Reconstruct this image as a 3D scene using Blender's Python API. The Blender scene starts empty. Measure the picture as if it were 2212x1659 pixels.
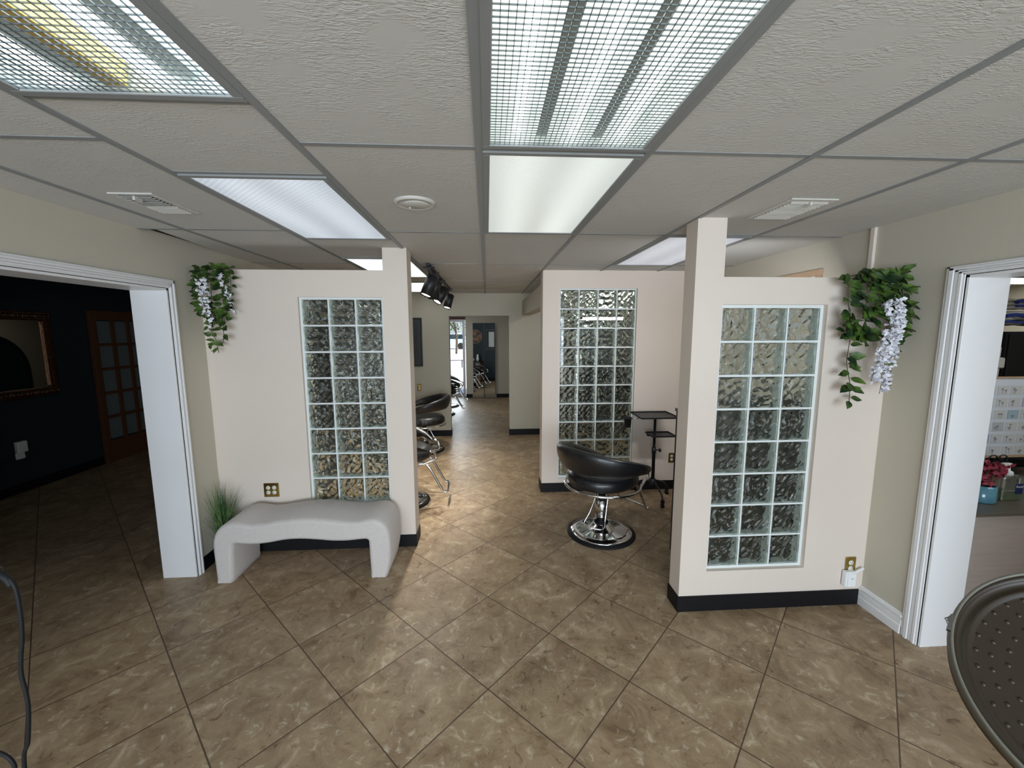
import bpy, bmesh, math, random
from mathutils import Vector, Matrix, noise as mnoise
random.seed(7)
PI = math.pi
S = bpy.context.scene
COL = S.collection

# ------------------------------------------------------------------ colours / materials
def lin(c):
    c = c/255.0
    return c/12.92 if c <= 0.04045 else ((c+0.055)/1.055)**2.4
def rgb(r, g, b): return (lin(r), lin(g), lin(b), 1.0)

def newmat(name):
    m = bpy.data.materials.new(name); m.use_nodes = True
    nt = m.node_tree; b = nt.nodes['Principled BSDF']
    return m, nt, b
def N(nt, t, **kw):
    n = nt.nodes.new(t)
    for k, v in kw.items(): setattr(n, k, v)
    return n
def simple(name, col, rough=0.5, metal=0.0, bump=0.0, bscale=200.0, var=0.0, vscale=6.0, spec=0.5, trans=0.0, coat=0.0, sheen=0.0, emis=None, estr=0.0, stretch=None, bdist=0.002):
    m, nt, b = newmat(name)
    b.inputs['Base Color'].default_value = col
    b.inputs['Roughness'].default_value = rough
    b.inputs['Metallic'].default_value = metal
    b.inputs['Specular IOR Level'].default_value = spec
    b.inputs['Transmission Weight'].default_value = trans
    b.inputs['Coat Weight'].default_value = coat
    b.inputs['Sheen Weight'].default_value = sheen
    if emis is not None:
        b.inputs['Emission Color'].default_value = emis
        b.inputs['Emission Strength'].default_value = estr
    tc = N(nt, 'ShaderNodeTexCoord')
    src = tc.outputs['Object']
    if stretch:
        mp = N(nt, 'ShaderNodeMapping'); mp.inputs['Scale'].default_value = stretch
        nt.links.new(src, mp.inputs['Vector']); src = mp.outputs['Vector']
    if var > 0:
        nz = N(nt, 'ShaderNodeTexNoise'); nz.inputs['Scale'].default_value = vscale; nz.inputs['Detail'].default_value = 4
        nt.links.new(src, nz.inputs['Vector'])
        mx = N(nt, 'ShaderNodeMixRGB'); mx.blend_type = 'MIX'
        mx.inputs['Color1'].default_value = tuple(min(1, c*(1-var)) for c in col[:3])+(1,)
        mx.inputs['Color2'].default_value = tuple(min(1, c*(1+var)) for c in col[:3])+(1,)
        nt.links.new(nz.outputs['Fac'], mx.inputs['Fac'])
        nt.links.new(mx.outputs['Color'], b.inputs['Base Color'])
    if bump > 0:
        nb = N(nt, 'ShaderNodeTexNoise'); nb.inputs['Scale'].default_value = bscale; nb.inputs['Detail'].default_value = 3
        nt.links.new(src, nb.inputs['Vector'])
        bp = N(nt, 'ShaderNodeBump'); bp.inputs['Strength'].default_value = bump; bp.inputs['Distance'].default_value = bdist
        nt.links.new(nb.outputs['Fac'], bp.inputs['Height'])
        nt.links.new(bp.outputs['Normal'], b.inputs['Normal'])
    return m

M = {}
M['paint'] = simple('paint_beige', rgb(224, 212, 200), 0.75, bump=0.25, bscale=260, var=0.015, vscale=2, spec=0.25, bdist=0.0012)
M['paint2'] = simple('paint_greige', rgb(200, 194, 178), 0.75, bump=0.25, bscale=260, var=0.015, vscale=2, spec=0.25, bdist=0.0012)
M['teal'] = simple('paint_dark_teal', rgb(28, 44, 52), 0.6, bump=0.2, bscale=260, var=0.03)
M['white'] = simple('white_trim', rgb(236, 236, 236), 0.35, var=0.01, vscale=3)
M['vinyl'] = simple('black_vinyl', rgb(15, 15, 18), 0.55, var=0.1, vscale=9, spec=0.3)
M['tbar'] = simple('ceiling_bar', rgb(142, 145, 145), 0.5, var=0.03)
M['roof'] = simple('plenum_dark', rgb(60, 56, 50), 0.9, var=0.1)
M['mortar'] = simple('mortar_white', rgb(226, 232, 230), 0.6, bump=0.2, bscale=300)
M['chrome'] = simple('chrome', rgb(225, 225, 228), 0.07, 1.0, bump=0.02, bscale=20)
M['leather'] = simple('black_leather', rgb(24, 24, 26), 0.36, bump=0.35, bscale=90, var=0.1, spec=0.55, coat=0.15)
M['rubber'] = simple('black_rubber', rgb(20, 21, 23), 0.6, var=0.1, spec=0.25)
M['blackmetal'] = simple('black_metal', rgb(26, 27, 30), 0.42, 0.0, bump=0.05, bscale=300, var=0.06)
M['brass'] = simple('brass_plate', rgb(190, 165, 95), 0.22, 1.0, var=0.12, vscale=30)
M['ivory'] = simple('ivory_plastic', rgb(236, 232, 215), 0.35, var=0.01)
M['slot'] = simple('slot_dark', rgb(25, 24, 22), 0.6, var=0.05)
M['plastic_white'] = simple('white_plastic', rgb(238, 240, 240), 0.3, var=0.01)
M['vent'] = simple('vent_white', rgb(205, 203, 196), 0.5, var=0.02)
M['wood_dark'] = simple('brown_wood', rgb(96, 60, 36), 0.45, bump=0.15, bscale=40, var=0.3, vscale=12, stretch=(6, 6, 0.6))
M['wood_pale'] = simple('pale_wood', rgb(188, 160, 132), 0.5, bump=0.1, bscale=40, var=0.15, vscale=10, stretch=(6, 1, 6))
M['laminate'] = simple('grey_laminate', rgb(176, 164, 156), 0.5, bump=0.05, bscale=60, var=0.16, vscale=4, stretch=(1.0, 1.0, 9))
M['bronze'] = simple('bronze_frame', rgb(120, 84, 62), 0.3, 0.85, bump=0.6, bscale=60, var=0.35, vscale=40, bdist=0.01)
M['mirror'] = simple('mirror_glass', rgb(225, 228, 226), 0.01, 1.0)
M['blinds'] = simple('blinds', rgb(120, 130, 130), 0.6, var=0.03)
M['boucle'] = simple('boucle_fabric', rgb(210, 203, 198), 0.95, bump=1.0, bscale=150, var=0.12, vscale=110, sheen=0.3, spec=0.1, bdist=0.004)
M['dish'] = simple('dark_brown_enamel', rgb(42, 33, 22), 0.42, 0.0, bump=0.05, bscale=100, var=0.08, vscale=8, spec=0.35)
M['rim'] = simple('grey_rim', rgb(92, 90, 80), 0.5, 0.0, var=0.05)
M['blue_glass'] = simple('blue_jar', rgb(96, 150, 170), 0.15, bump=0.6, bscale=45, var=0.15, vscale=30, spec=0.8)
M['soap'] = simple('soap_liquid', rgb(196, 214, 150), 0.08, trans=0.7, var=0.05)
M['clear'] = simple('clear_plastic', rgb(235, 240, 236), 0.05, trans=0.95)
M['redflower'] = simple('red_flower', rgb(150, 48, 66), 0.6, var=0.35, vscale=60)
M['navy'] = simple('navy_label', rgb(30, 42, 92), 0.4, var=0.05)
M['whitecloth'] = simple('white_cloth', rgb(222, 220, 212), 0.9, bump=0.5, bscale=120, var=0.05)
M['bluecloth'] = simple('blue_cloth', rgb(48, 66, 150), 0.9, bump=0.5, bscale=120, var=0.1)
M['stone'] = simple('dark_counter', rgb(98, 92, 82), 0.35, var=0.12, vscale=30)
M['matwhite'] = simple('picture_mat', rgb(228, 228, 228), 0.7, var=0.02)
M['darkart'] = simple('dark_art_print', rgb(52, 54, 54), 0.5, var=0.55, vscale=8)
M['paper'] = simple('printed_paper', rgb(205, 208, 210), 0.6, var=0.03)
M['ink'] = simple('grey_ink', rgb(120, 124, 130), 0.6, var=0.1)
M['wicker'] = simple('wicker', rgb(196, 150, 120), 0.7, bump=1.0, bscale=30, var=0.3, vscale=30)
M['stem'] = simple('vine_stem', rgb(72, 74, 44), 0.7, var=0.2)
M['petal'] = simple('white_petal', rgb(232, 232, 238), 0.7, var=0.03)
M['tyre'] = simple('tyre', rgb(24, 24, 26), 0.8, var=0.1)
M['carpaint'] = simple('car_paint', rgb(190, 205, 222), 0.25, var=0.02, coat=0.5)
M['carglass'] = simple('car_glass', rgb(40, 52, 64), 0.08, var=0.1)
M['concrete'] = simple('pavement', rgb(232, 230, 226), 0.9, bump=0.3, bscale=30, var=0.12, vscale=0.7)
M['bark'] = simple('bark', rgb(92, 78, 66), 0.9, bump=0.7, bscale=20, var=0.2)
M['maroon'] = simple('maroon_header', rgb(104, 62, 60), 0.6, var=0.1)
M['alu'] = simple('white_aluminium', rgb(205, 205, 212), 0.4, 0.2, var=0.02)
M['yellow'] = simple('yellow_cover', rgb(236, 205, 122), 0.5, var=0.06, vscale=20)
M['reflector'] = simple('reflector_white', rgb(226, 232, 228), 0.4, var=0.04, vscale=15)
M['greyreflector'] = simple('reflector_grey', rgb(176, 184, 180), 0.35, var=0.06, vscale=15)
M['louvre'] = simple('louvre_grey', rgb(96, 102, 104), 0.35, 0.3, var=0.03)
M['led'] = simple('lit_bulb', rgb(255, 255, 255), 0.4, emis=(1, 0.97, 0.9, 1), estr=6.0)
M['tube'] = simple('fluorescent_tube', rgb(255, 255, 255), 0.4, emis=(0.95, 1.0, 0.97, 1), estr=7.0)
M['tube_blue'] = simple('fluorescent_tube_cool', rgb(255, 255, 255), 0.4, emis=(0.82, 0.93, 1.0, 1), estr=7.0)

def leafmat(name, c1, c2):
    m, nt, b = newmat(name)
    tc = N(nt, 'ShaderNodeTexCoord'); nz = N(nt, 'ShaderNodeTexNoise'); nz.inputs['Scale'].default_value = 14
    nt.links.new(tc.outputs['Object'], nz.inputs['Vector'])
    r = N(nt, 'ShaderNodeValToRGB'); r.color_ramp.elements[0].position = 0.38; r.color_ramp.elements[0].color = c1
    r.color_ramp.elements[1].position = 0.66; r.color_ramp.elements[1].color = c2
    nt.links.new(nz.outputs['Fac'], r.inputs['Fac']); nt.links.new(r.outputs['Color'], b.inputs['Base Color'])
    b.inputs['Roughness'].default_value = 0.5
    return m
M['leaf'] = leafmat('vine_leaf', rgb(26, 50, 24), rgb(88, 118, 46))
M['grass'] = leafmat('grass_blade', rgb(46, 84, 48), rgb(112, 142, 84))
M['treeleaf'] = leafmat('tree_leaf', rgb(60, 84, 50), rgb(120, 140, 90))

# prismatic diffusers (they give off light)
def diffmat(name, col, strength, freq):
    m, nt, b = newmat(name)
    tc = N(nt, 'ShaderNodeTexCoord')
    w = N(nt, 'ShaderNodeTexWave'); w.wave_type = 'BANDS'; w.bands_direction = 'DIAGONAL'; w.inputs['Scale'].default_value = freq
    nt.links.new(tc.outputs['Object'], w.inputs['Vector'])
    mr = N(nt, 'ShaderNodeMapRange'); mr.inputs['To Min'].default_value = strength*0.88; mr.inputs['To Max'].default_value = strength*1.08
    nt.links.new(w.outputs['Fac'], mr.inputs['Value'])
    w2 = N(nt, 'ShaderNodeTexWave'); w2.wave_type = 'BANDS'; w2.bands_direction = 'X'; w2.inputs['Scale'].default_value = 1.15; w2.inputs['Distortion'].default_value = 0.4
    nt.links.new(tc.outputs['Object'], w2.inputs['Vector'])
    m2 = N(nt, 'ShaderNodeMapRange'); m2.inputs['To Min'].default_value = 0.84; m2.inputs['To Max'].default_value = 1.10; nt.links.new(w2.outputs['Fac'], m2.inputs['Value'])
    mu = N(nt, 'ShaderNodeMath', operation='MULTIPLY'); nt.links.new(mr.outputs['Result'], mu.inputs[0]); nt.links.new(m2.outputs['Result'], mu.inputs[1])
    nt.links.new(mu.outputs[0], b.inputs['Emission Strength'])
    b.inputs['Emission Color'].default_value = col; b.inputs['Base Color'].default_value = rgb(170, 172, 172); b.inputs['Roughness'].default_value = 0.3
    return m
M['diff_cool'] = diffmat('diffuser_cool', (0.78, 0.88, 1.0, 1), 0.52, 20)
M['diff_green'] = diffmat('diffuser_greenish', (0.93, 1.0, 0.94, 1), 0.60, 30)
M['diff_bright'] = diffmat('diffuser_bright', (0.95, 1.0, 0.97, 1), 1.1, 42)
M['diff_strong'] = diffmat('diffuser_strong', (0.98, 1.0, 0.97, 1), 6.0, 42)
M['diff_dim'] = diffmat('diffuser_dim', (0.72, 0.76, 0.86, 1), 0.46, 24)

# glass of the blocks
def glassmat():
    m, nt, b = newmat('block_glass')
    b.inputs['Base Color'].default_value = (0.90, 0.95, 0.92, 1)
    b.inputs['Roughness'].default_value = 0.0
    b.inputs['IOR'].default_value = 1.5
    b.inputs['Transmission Weight'].default_value = 1.0
    return m
M['glass'] = glassmat()
M['glassedge'] = simple('block_glass_edge', rgb(234, 240, 234), 0.15, bump=0.3, bscale=60, var=0.08, vscale=20, spec=0.7)
def panemat():
    m, nt, b = newmat('window_pane'); o = nt.nodes['Material Output']
    tr = N(nt, 'ShaderNodeBsdfTransparent'); tr.inputs['Color'].default_value = (0.97, 0.99, 0.98, 1)
    gl = N(nt, 'ShaderNodeBsdfGlossy'); gl.inputs['Roughness'].default_value = 0.0
    lw = N(nt, 'ShaderNodeFresnel'); lw.inputs['IOR'].default_value = 1.45
    mx = N(nt, 'ShaderNodeMixShader'); nt.links.new(lw.outputs[0], mx.inputs[0]); nt.links.new(tr.outputs[0], mx.inputs[1]); nt.links.new(gl.outputs[0], mx.inputs[2])
    nt.links.new(mx.outputs[0], o.inputs['Surface']); return m
M['pane'] = panemat()

# floor: large square tiles laid on the diagonal
def floormat():
    m, nt, b = newmat('floor_tile')
    L = nt.links.new
    geo = N(nt, 'ShaderNodeNewGeometry')
    def dot(vec, off):
        d = N(nt, 'ShaderNodeVectorMath', operation='DOT_PRODUCT'); L(geo.outputs['Position'], d.inputs[0]); d.inputs[1].default_value = vec
        a = N(nt, 'ShaderNodeMath', operation='ADD'); L(d.outputs['Value'], a.inputs[0]); a.inputs[1].default_value = off
        return a.outputs[0]
    s = 0.5062; th = 0.7858; fx, fy = -0.0129, 2.541
    a = (math.sin(th)/s, math.cos(th)/s, 0); bb = (-math.cos(th)/s, math.sin(th)/s, 0)
    u = dot(a, -(a[0]*fx+a[1]*fy)+100); v = dot(bb, -(bb[0]*fx+bb[1]*fy)+100)
    def edge(x):
        f = N(nt, 'ShaderNodeMath', operation='FRACT'); L(x, f.inputs[0])
        s1 = N(nt, 'ShaderNodeMath', operation='SUBTRACT'); L(f.outputs[0], s1.inputs[0]); s1.inputs[1].default_value = 0.5
        ab = N(nt, 'ShaderNodeMath', operation='ABSOLUTE'); L(s1.outputs[0], ab.inputs[0])
        return ab.outputs[0]
    mx = N(nt, 'ShaderNodeMath', operation='MAXIMUM'); L(edge(u), mx.inputs[0]); L(edge(v), mx.inputs[1])
    gr = N(nt, 'ShaderNodeMapRange'); gr.inputs['From Min'].default_value = 0.4925; gr.inputs['From Max'].default_value = 0.4965
    L(mx.outputs[0], gr.inputs['Value'])
    fl = []
    for x in (u, v):
        f = N(nt, 'ShaderNodeMath', operation='FLOOR'); L(x, f.inputs[0]); fl.append(f.outputs[0])
    cb = N(nt, 'ShaderNodeCombineXYZ'); L(fl[0], cb.inputs[0]); L(fl[1], cb.inputs[1])
    wn = N(nt, 'ShaderNodeTexWhiteNoise'); wn.noise_dimensions = '3D'; L(cb.outputs[0], wn.inputs['Vector'])
    uv = N(nt, 'ShaderNodeCombineXYZ'); L(u, uv.inputs[0]); L(v, uv.inputs[1])
    sc = N(nt, 'ShaderNodeVectorMath', operation='SCALE'); L(wn.outputs['Color'], sc.inputs[0]); sc.inputs['Scale'].default_value = 40
    ad = N(nt, 'ShaderNodeVectorMath', operation='ADD'); L(uv.outputs[0], ad.inputs[0]); L(sc.outputs[0], ad.inputs[1])
    n1 = N(nt, 'ShaderNodeTexNoise'); n1.inputs['Scale'].default_value = 3.0; n1.inputs['Detail'].default_value = 10; n1.inputs['Roughness'].default_value = 0.68; n1.inputs['Distortion'].default_value = 0.7
    L(ad.outputs[0], n1.inputs['Vector'])
    cr = N(nt, 'ShaderNodeValToRGB'); e = cr.color_ramp.elements
    e[0].position = 0.30; e[0].color = rgb(112, 90, 66)
    e[1].position = 0.72; e[1].color = rgb(186, 168, 142)
    k = cr.color_ramp.elements.new(0.45); k.color = rgb(143, 121, 95)
    k = cr.color_ramp.elements.new(0.57); k.color = rgb(157, 136, 108)
    L(n1.outputs['Fac'], cr.inputs['Fac'])
    # fine light and dark veins
    n2 = N(nt, 'ShaderNodeTexNoise'); n2.inputs['Scale'].default_value = 5.5; n2.inputs['Detail'].default_value = 12; n2.inputs['Roughness'].default_value = 0.72; n2.inputs['Distortion'].default_value = 1.6
    L(ad.outputs[0], n2.inputs['Vector'])
    vr = N(nt, 'ShaderNodeMapRange'); vr.inputs['From Min'].default_value = 0.56; vr.inputs['From Max'].default_value = 0.66; L(n2.outputs['Fac'], vr.inputs['Value'])
    m1 = N(nt, 'ShaderNodeMixRGB'); m1.inputs['Color2'].default_value = rgb(208, 196, 172)
    mm = N(nt, 'ShaderNodeMath', operation='MULTIPLY'); L(vr.outputs[0], mm.inputs[0]); mm.inputs[1].default_value = 0.55
    L(mm.outputs[0], m1.inputs['Fac']); L(cr.outputs['Color'], m1.inputs['Color1'])
    vd = N(nt, 'ShaderNodeMapRange'); vd.inputs['From Min'].default_value = 0.43; vd.inputs['From Max'].default_value = 0.33; L(n2.outputs['Fac'], vd.inputs['Value'])
    m2 = N(nt, 'ShaderNodeMixRGB'); m2.inputs['Color2'].default_value = rgb(92, 66, 44)
    md = N(nt, 'ShaderNodeMath', operation='MULTIPLY'); L(vd.outputs[0], md.inputs[0]); md.inputs[1].default_value = 0.85
    L(md.outputs[0], m2.inputs['Fac']); L(m1.outputs['Color'], m2.inputs['Color1'])
    # per tile tone
    mr = N(nt, 'ShaderNodeMapRange'); mr.inputs['To Min'].default_value = 1.0; mr.inputs['To Max'].default_value = 1.18; L(wn.outputs['Value'], mr.inputs['Value'])
    m3 = N(nt, 'ShaderNodeVectorMath', operation='SCALE'); L(m2.outputs['Color'], m3.inputs[0]); L(mr.outputs[0], m3.inputs['Scale'])
    m4 = N(nt, 'ShaderNodeMixRGB'); m4.inputs['Color2'].default_value = rgb(84, 66, 52); L(gr.outputs[0], m4.inputs['Fac']); L(m3.outputs[0], m4.inputs['Color1'])
    L(m4.outputs['Color'], b.inputs['Base Color'])
    rr = N(nt, 'ShaderNodeMapRange'); rr.inputs['To Min'].default_value = 0.30; rr.inputs['To Max'].default_value = 0.48; L(n2.outputs['Fac'], rr.inputs['Value'])
    L(rr.outputs[0], b.inputs['Roughness']); b.inputs['Specular IOR Level'].default_value = 0.36
    h = N(nt, 'ShaderNodeMath', operation='SUBTRACT'); L(n2.outputs['Fac'], h.inputs[0]); L(gr.outputs[0], h.inputs[1])
    bp = N(nt, 'ShaderNodeBump'); bp.inputs['Strength'].default_value = 0.35; bp.inputs['Distance'].default_value = 0.0025; L(h.outputs[0], bp.inputs['Height']); L(bp.outputs['Normal'], b.inputs['Normal'])
    return m
M['floor'] = floormat()

def ceilmat():
    m, nt, b = newmat('ceiling_tile')
    L = nt.links.new
    geo = N(nt, 'ShaderNodeNewGeometry')
    mp = N(nt, 'ShaderNodeMapping'); mp.inputs['Scale'].default_value = (48, 150, 1)
    L(geo.outputs['Position'], mp.inputs['Vector'])
    n = N(nt, 'ShaderNodeTexNoise'); n.inputs['Scale'].default_value = 1.0; n.inputs['Detail'].default_value = 3; n.inputs['Distortion'].default_value = 0.8
    L(mp.outputs[0], n.inputs['Vector'])
    mr = N(nt, 'ShaderNodeMapRange'); mr.inputs['From Min'].default_value = 0.42; mr.inputs['From Max'].default_value = 0.6; L(n.outputs['Fac'], mr.inputs['Value'])
    bp = N(nt, 'ShaderNodeBump'); bp.inputs['Strength'].default_value = 0.5; bp.inputs['Distance'].default_value = 0.0026
    n3 = N(nt, 'ShaderNodeTexNoise'); n3.inputs['Scale'].default_value = 7.0; n3.inputs['Detail'].default_value = 2; L(geo.outputs['Position'], n3.inputs['Vector'])
    m5 = N(nt, 'ShaderNodeMapRange'); m5.inputs['From Min'].default_value = 0.38; m5.inputs['From Max'].default_value = 0.62; L(n3.outputs['Fac'], m5.inputs['Value'])
    m6 = N(nt, 'ShaderNodeMath', operation='MULTIPLY'); L(mr.outputs[0], m6.inputs[0]); L(m5.outputs[0], m6.inputs[1])
    L(m6.outputs[0], bp.inputs['Height']); L(bp.outputs['Normal'], b.inputs['Normal'])
    n2 = N(nt, 'ShaderNodeTexNoise'); n2.inputs['Scale'].default_value = 0.9; n2.inputs['Detail'].default_value = 2
    L(geo.outputs['Position'], n2.inputs['Vector'])
    mx = N(nt, 'ShaderNodeMixRGB'); mx.inputs['Color1'].default_value = rgb(202, 200, 193); mx.inputs['Color2'].default_value = rgb(210, 210, 208)
    L(n2.outputs['Fac'], mx.inputs['Fac']); L(mx.outputs['Color'], b.inputs['Base Color'])
    b.inputs['Roughness'].default_value = 0.85; b.inputs['Specular IOR Level'].default_value = 0.2
    return m
M['ceil'] = ceilmat()

# ------------------------------------------------------------------ mesh helpers
def box(bm, x0, x1, y0, y1, z0, z1, mi=0):
    vs = [bm.verts.new(p) for p in ((x0,y0,z0),(x1,y0,z0),(x1,y1,z0),(x0,y1,z0),(x0,y0,z1),(x1,y0,z1),(x1,y1,z1),(x0,y1,z1))]
    fs = []
    for f in ((0,3,2,1),(4,5,6,7),(0,1,5,4),(1,2,6,5),(2,3,7,6),(3,0,4,7)):
        fc = bm.faces.new([vs[i] for i in f]); fc.material_index = mi; fs.append(fc)
    return vs
def tube(bm, pts, r, n=10, closed=False, mi=0, cap=True):
    pts = [Vector(p) for p in pts]; k = len(pts)
    rad = r if isinstance(r, (list, tuple)) else [r]*k
    rings = []; prev = None
    for i, p in enumerate(pts):
        if closed: t = (pts[(i+1) % k]-pts[i-1])
        else: t = pts[min(i+1, k-1)]-pts[max(i-1, 0)]
        t.normalize()
        if prev is None:
            a = Vector((0,0,1)) if abs(t.z) < 0.9 else Vector((1,0,0))
            u = t.cross(a).normalized()
        else:
            u = (prev-t*prev.dot(t)).normalized()
        prev = u; w = t.cross(u)
        rings.append([bm.verts.new(p+(u*math.cos(2*PI*j/n)+w*math.sin(2*PI*j/n))*rad[i]) for j in range(n)])
    m = k if closed else k-1
    for i in range(m):
        A = rings[i]; B = rings[(i+1) % k]
        for j in range(n):
            f = bm.faces.new((A[j], A[(j+1) % n], B[(j+1) % n], B[j])); f.material_index = mi; f.smooth = True
    if cap and not closed:
        f = bm.faces.new(rings[0][::-1]); f.material_index = mi
        f = bm.faces.new(rings[-1]); f.material_index = mi
def lathe(bm, prof, n=40, mi=0, c=(0,0,0), smooth=True):
    rings = []
    for r, z in prof:
        if r < 1e-6: rings.append([bm.verts.new((c[0], c[1], c[2]+z))])
        else: rings.append([bm.verts.new((c[0]+r*math.cos(2*PI*j/n), c[1]+r*math.sin(2*PI*j/n), c[2]+z)) for j in range(n)])
    for A, B in zip(rings[:-1], rings[1:]):
        for j in range(n):
            if len(A) == 1 and len(B) == 1: continue
            if len(A) == 1: f = bm.faces.new((A[0], B[(j+1) % n], B[j]))
            elif len(B) == 1: f = bm.faces.new((A[j], A[(j+1) % n], B[0]))
            else: f = bm.faces.new((A[j], A[(j+1) % n], B[(j+1) % n], B[j]))
            f.material_index = mi; f.smooth = smooth
def smoothpath(pts, n=8):
    pts = [Vector(p) for p in pts]; out = []
    P = [pts[0]*2-pts[1]]+pts+[pts[-1]*2-pts[-2]]
    for i in range(1, len(P)-2):
        for k in range(n):
            t = k/n; a, b, c, d = P[i-1], P[i], P[i+1], P[i+2]
            out.append(0.5*((2*b)+(-a+c)*t+(2*a-5*b+4*c-d)*t*t+(-a+3*b-3*c+d)*t**3))
    out.append(pts[-1]); return out

def obj(name, bm, mats, parent=None, bevel=0.0, seg=2, subsurf=0, smooth=False, loc=None):
    me = bpy.data.meshes.new(name)
    bmesh.ops.recalc_face_normals(bm, faces=bm.faces)
    bm.to_mesh(me); bm.free()
    if not isinstance(mats, (list, tuple)): mats = [mats]
    for m in mats: me.materials.append(m)
    if smooth:
        for p in me.polygons: p.use_smooth = True
    o = bpy.data.objects.new(name, me); COL.objects.link(o)
    if parent is not None: o.parent = parent
    if loc is not None: o.location = loc
    if bevel > 0:
        md = o.modifiers.new('bevel', 'BEVEL'); md.width = bevel; md.segments = seg; md.limit_method = 'ANGLE'; md.angle_limit = math.radians(40)
        md.harden_normals = False
    if subsurf:
        md = o.modifiers.new('sub', 'SUBSURF'); md.levels = subsurf; md.render_levels = subsurf
    return o
def thing(name, label, cat, loc=(0,0,0), rz=0.0, group=None):
    o = bpy.data.objects.new(name, None); COL.objects.link(o); o.empty_display_size = 0.1
    o.location = loc; o.rotation_euler = (0, 0, rz); o['label'] = label; o['category'] = cat
    if group: o['group'] = group
    return o
def tag(o, label, cat, group=None):
    o['label'] = label; o['category'] = cat
    if group: o['group'] = group
    return o
def struct(name, bm, mats, **kw):
    o = obj(name, bm, mats, **kw); o['kind'] = 'structure'; return o
def boxes(name, lst, mats, st=True, **kw):
    bm = bmesh.new()
    for b in lst: box(bm, *b)
    return struct(name, bm, mats, **kw) if st else obj(name, bm, mats, **kw)
def dup(root, loc, rz, label, group=None):
    r = root.copy(); COL.objects.link(r); r.location = loc; r.rotation_euler = (0, 0, rz); r['label'] = label
    if group: r['group'] = group
    for ch in list(root.children):
        c = ch.copy(); COL.objects.link(c); c.parent = r
        for g in list(ch.children):
            d = g.copy(); COL.objects.link(d); d.parent = c
    return r

HC = 2.3976            # ceiling height
XL, XR = -2.13, 2.41   # the main room's side walls
JL, JR = -2.355, 2.625 # far faces of those walls

# ------------------------------------------------------------------ room shell
bm = bmesh.new(); box(bm, -5.4, 7.7, -3.0, 11.3, -0.12, 0.0)
struct('floor', bm, M['floor'])

boxes('wall_left', [(JL, XL, -2.9, 0.9, 0, 2.6), (JL, XL, 2.92, 7.04, 0, 2.6), (JL, XL, 0.9, 2.92, 2.062, 2.6)], M['paint2'])
boxes('wall_right', [(XR, JR, -2.9, 0.9, 0, 2.6), (XR, JR, 1.955, 7.04, 0, 2.6), (XR, JR, 0.9, 1.955, 2.045, 2.6)], M['paint2'])
boxes('wall_rear', [(JL, -2.0, -3.0, -2.8, 0, 2.6), (2.3, JR, -3.0, -2.8, 0, 2.6), (-2.0, 2.3, -3.0, -2.8, 0, 0.25), (-2.0, 2.3, -3.0, -2.8, 2.25, 2.6)], M['paint'])
boxes('wall_far', [(XL, -0.628, 6.87, 7.03, 0, 2.6), (0.373, XR, 6.87, 7.03, 0, 2.6), (-0.628, 0.373, 6.87, 7.03, 2.033, 2.6)], M['paint2'])
# rear windows of the room
w = boxes('window_4', [(-2.0, 2.3, -2.93, -2.87, 0.25, 0.31), (-2.0, 2.3, -2.93, -2.87, 2.19, 2.25), (-2.0, -1.94, -2.93, -2.87, 0.31, 2.19), (2.24, 2.3, -2.93, -2.87, 0.31, 2.19), (0.12, 0.18, -2.93, -2.87, 0.31, 2.19)], M['alu'])

bm = bmesh.new(); box(bm, -1.94, 0.12, -2.903, -2.897, 0.31, 2.19); obj('pane', bm, M['pane'], w)
bm = bmesh.new(); box(bm, 0.18, 2.24, -2.903, -2.897, 0.31, 2.19); obj('pane', bm, M['pane'], w)
# near left half wall with tall glass block window
def blockwall(name, x0, x1, y0, y1, ztop, pil, op):
    ox0, ox1, oz0, oz1 = op
    L = [(x0, ox0, y0, y1, 0, ztop), (ox0, ox1, y0, y1, 0, oz0), (ox0, ox1, y0, y1, oz1, ztop), (ox1, x1, y0, y1, 0, ztop)]
    if pil: L.append((pil[0], pil[1], y0-0.001, y1+0.001, 0, 2.42))
    return boxes(name, L, M['paint'])
blockwall('wall_left_half', XL, -0.607, 3.24, 3.41, 2.231, (-0.787, -0.605), (-1.430, -0.797, 0.36, 2.03))
blockwall('wall_right_half', 1.192, XR, 2.32, 2.45, 2.073, (1.190, 1.36), (1.362, 2.003, 0.264, 1.917))
blockwall('wall_center_right', 0.585, XR, 4.31, 4.49, 2.42, None, (0.765, 1.592, 0.155, 2.217))

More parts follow.
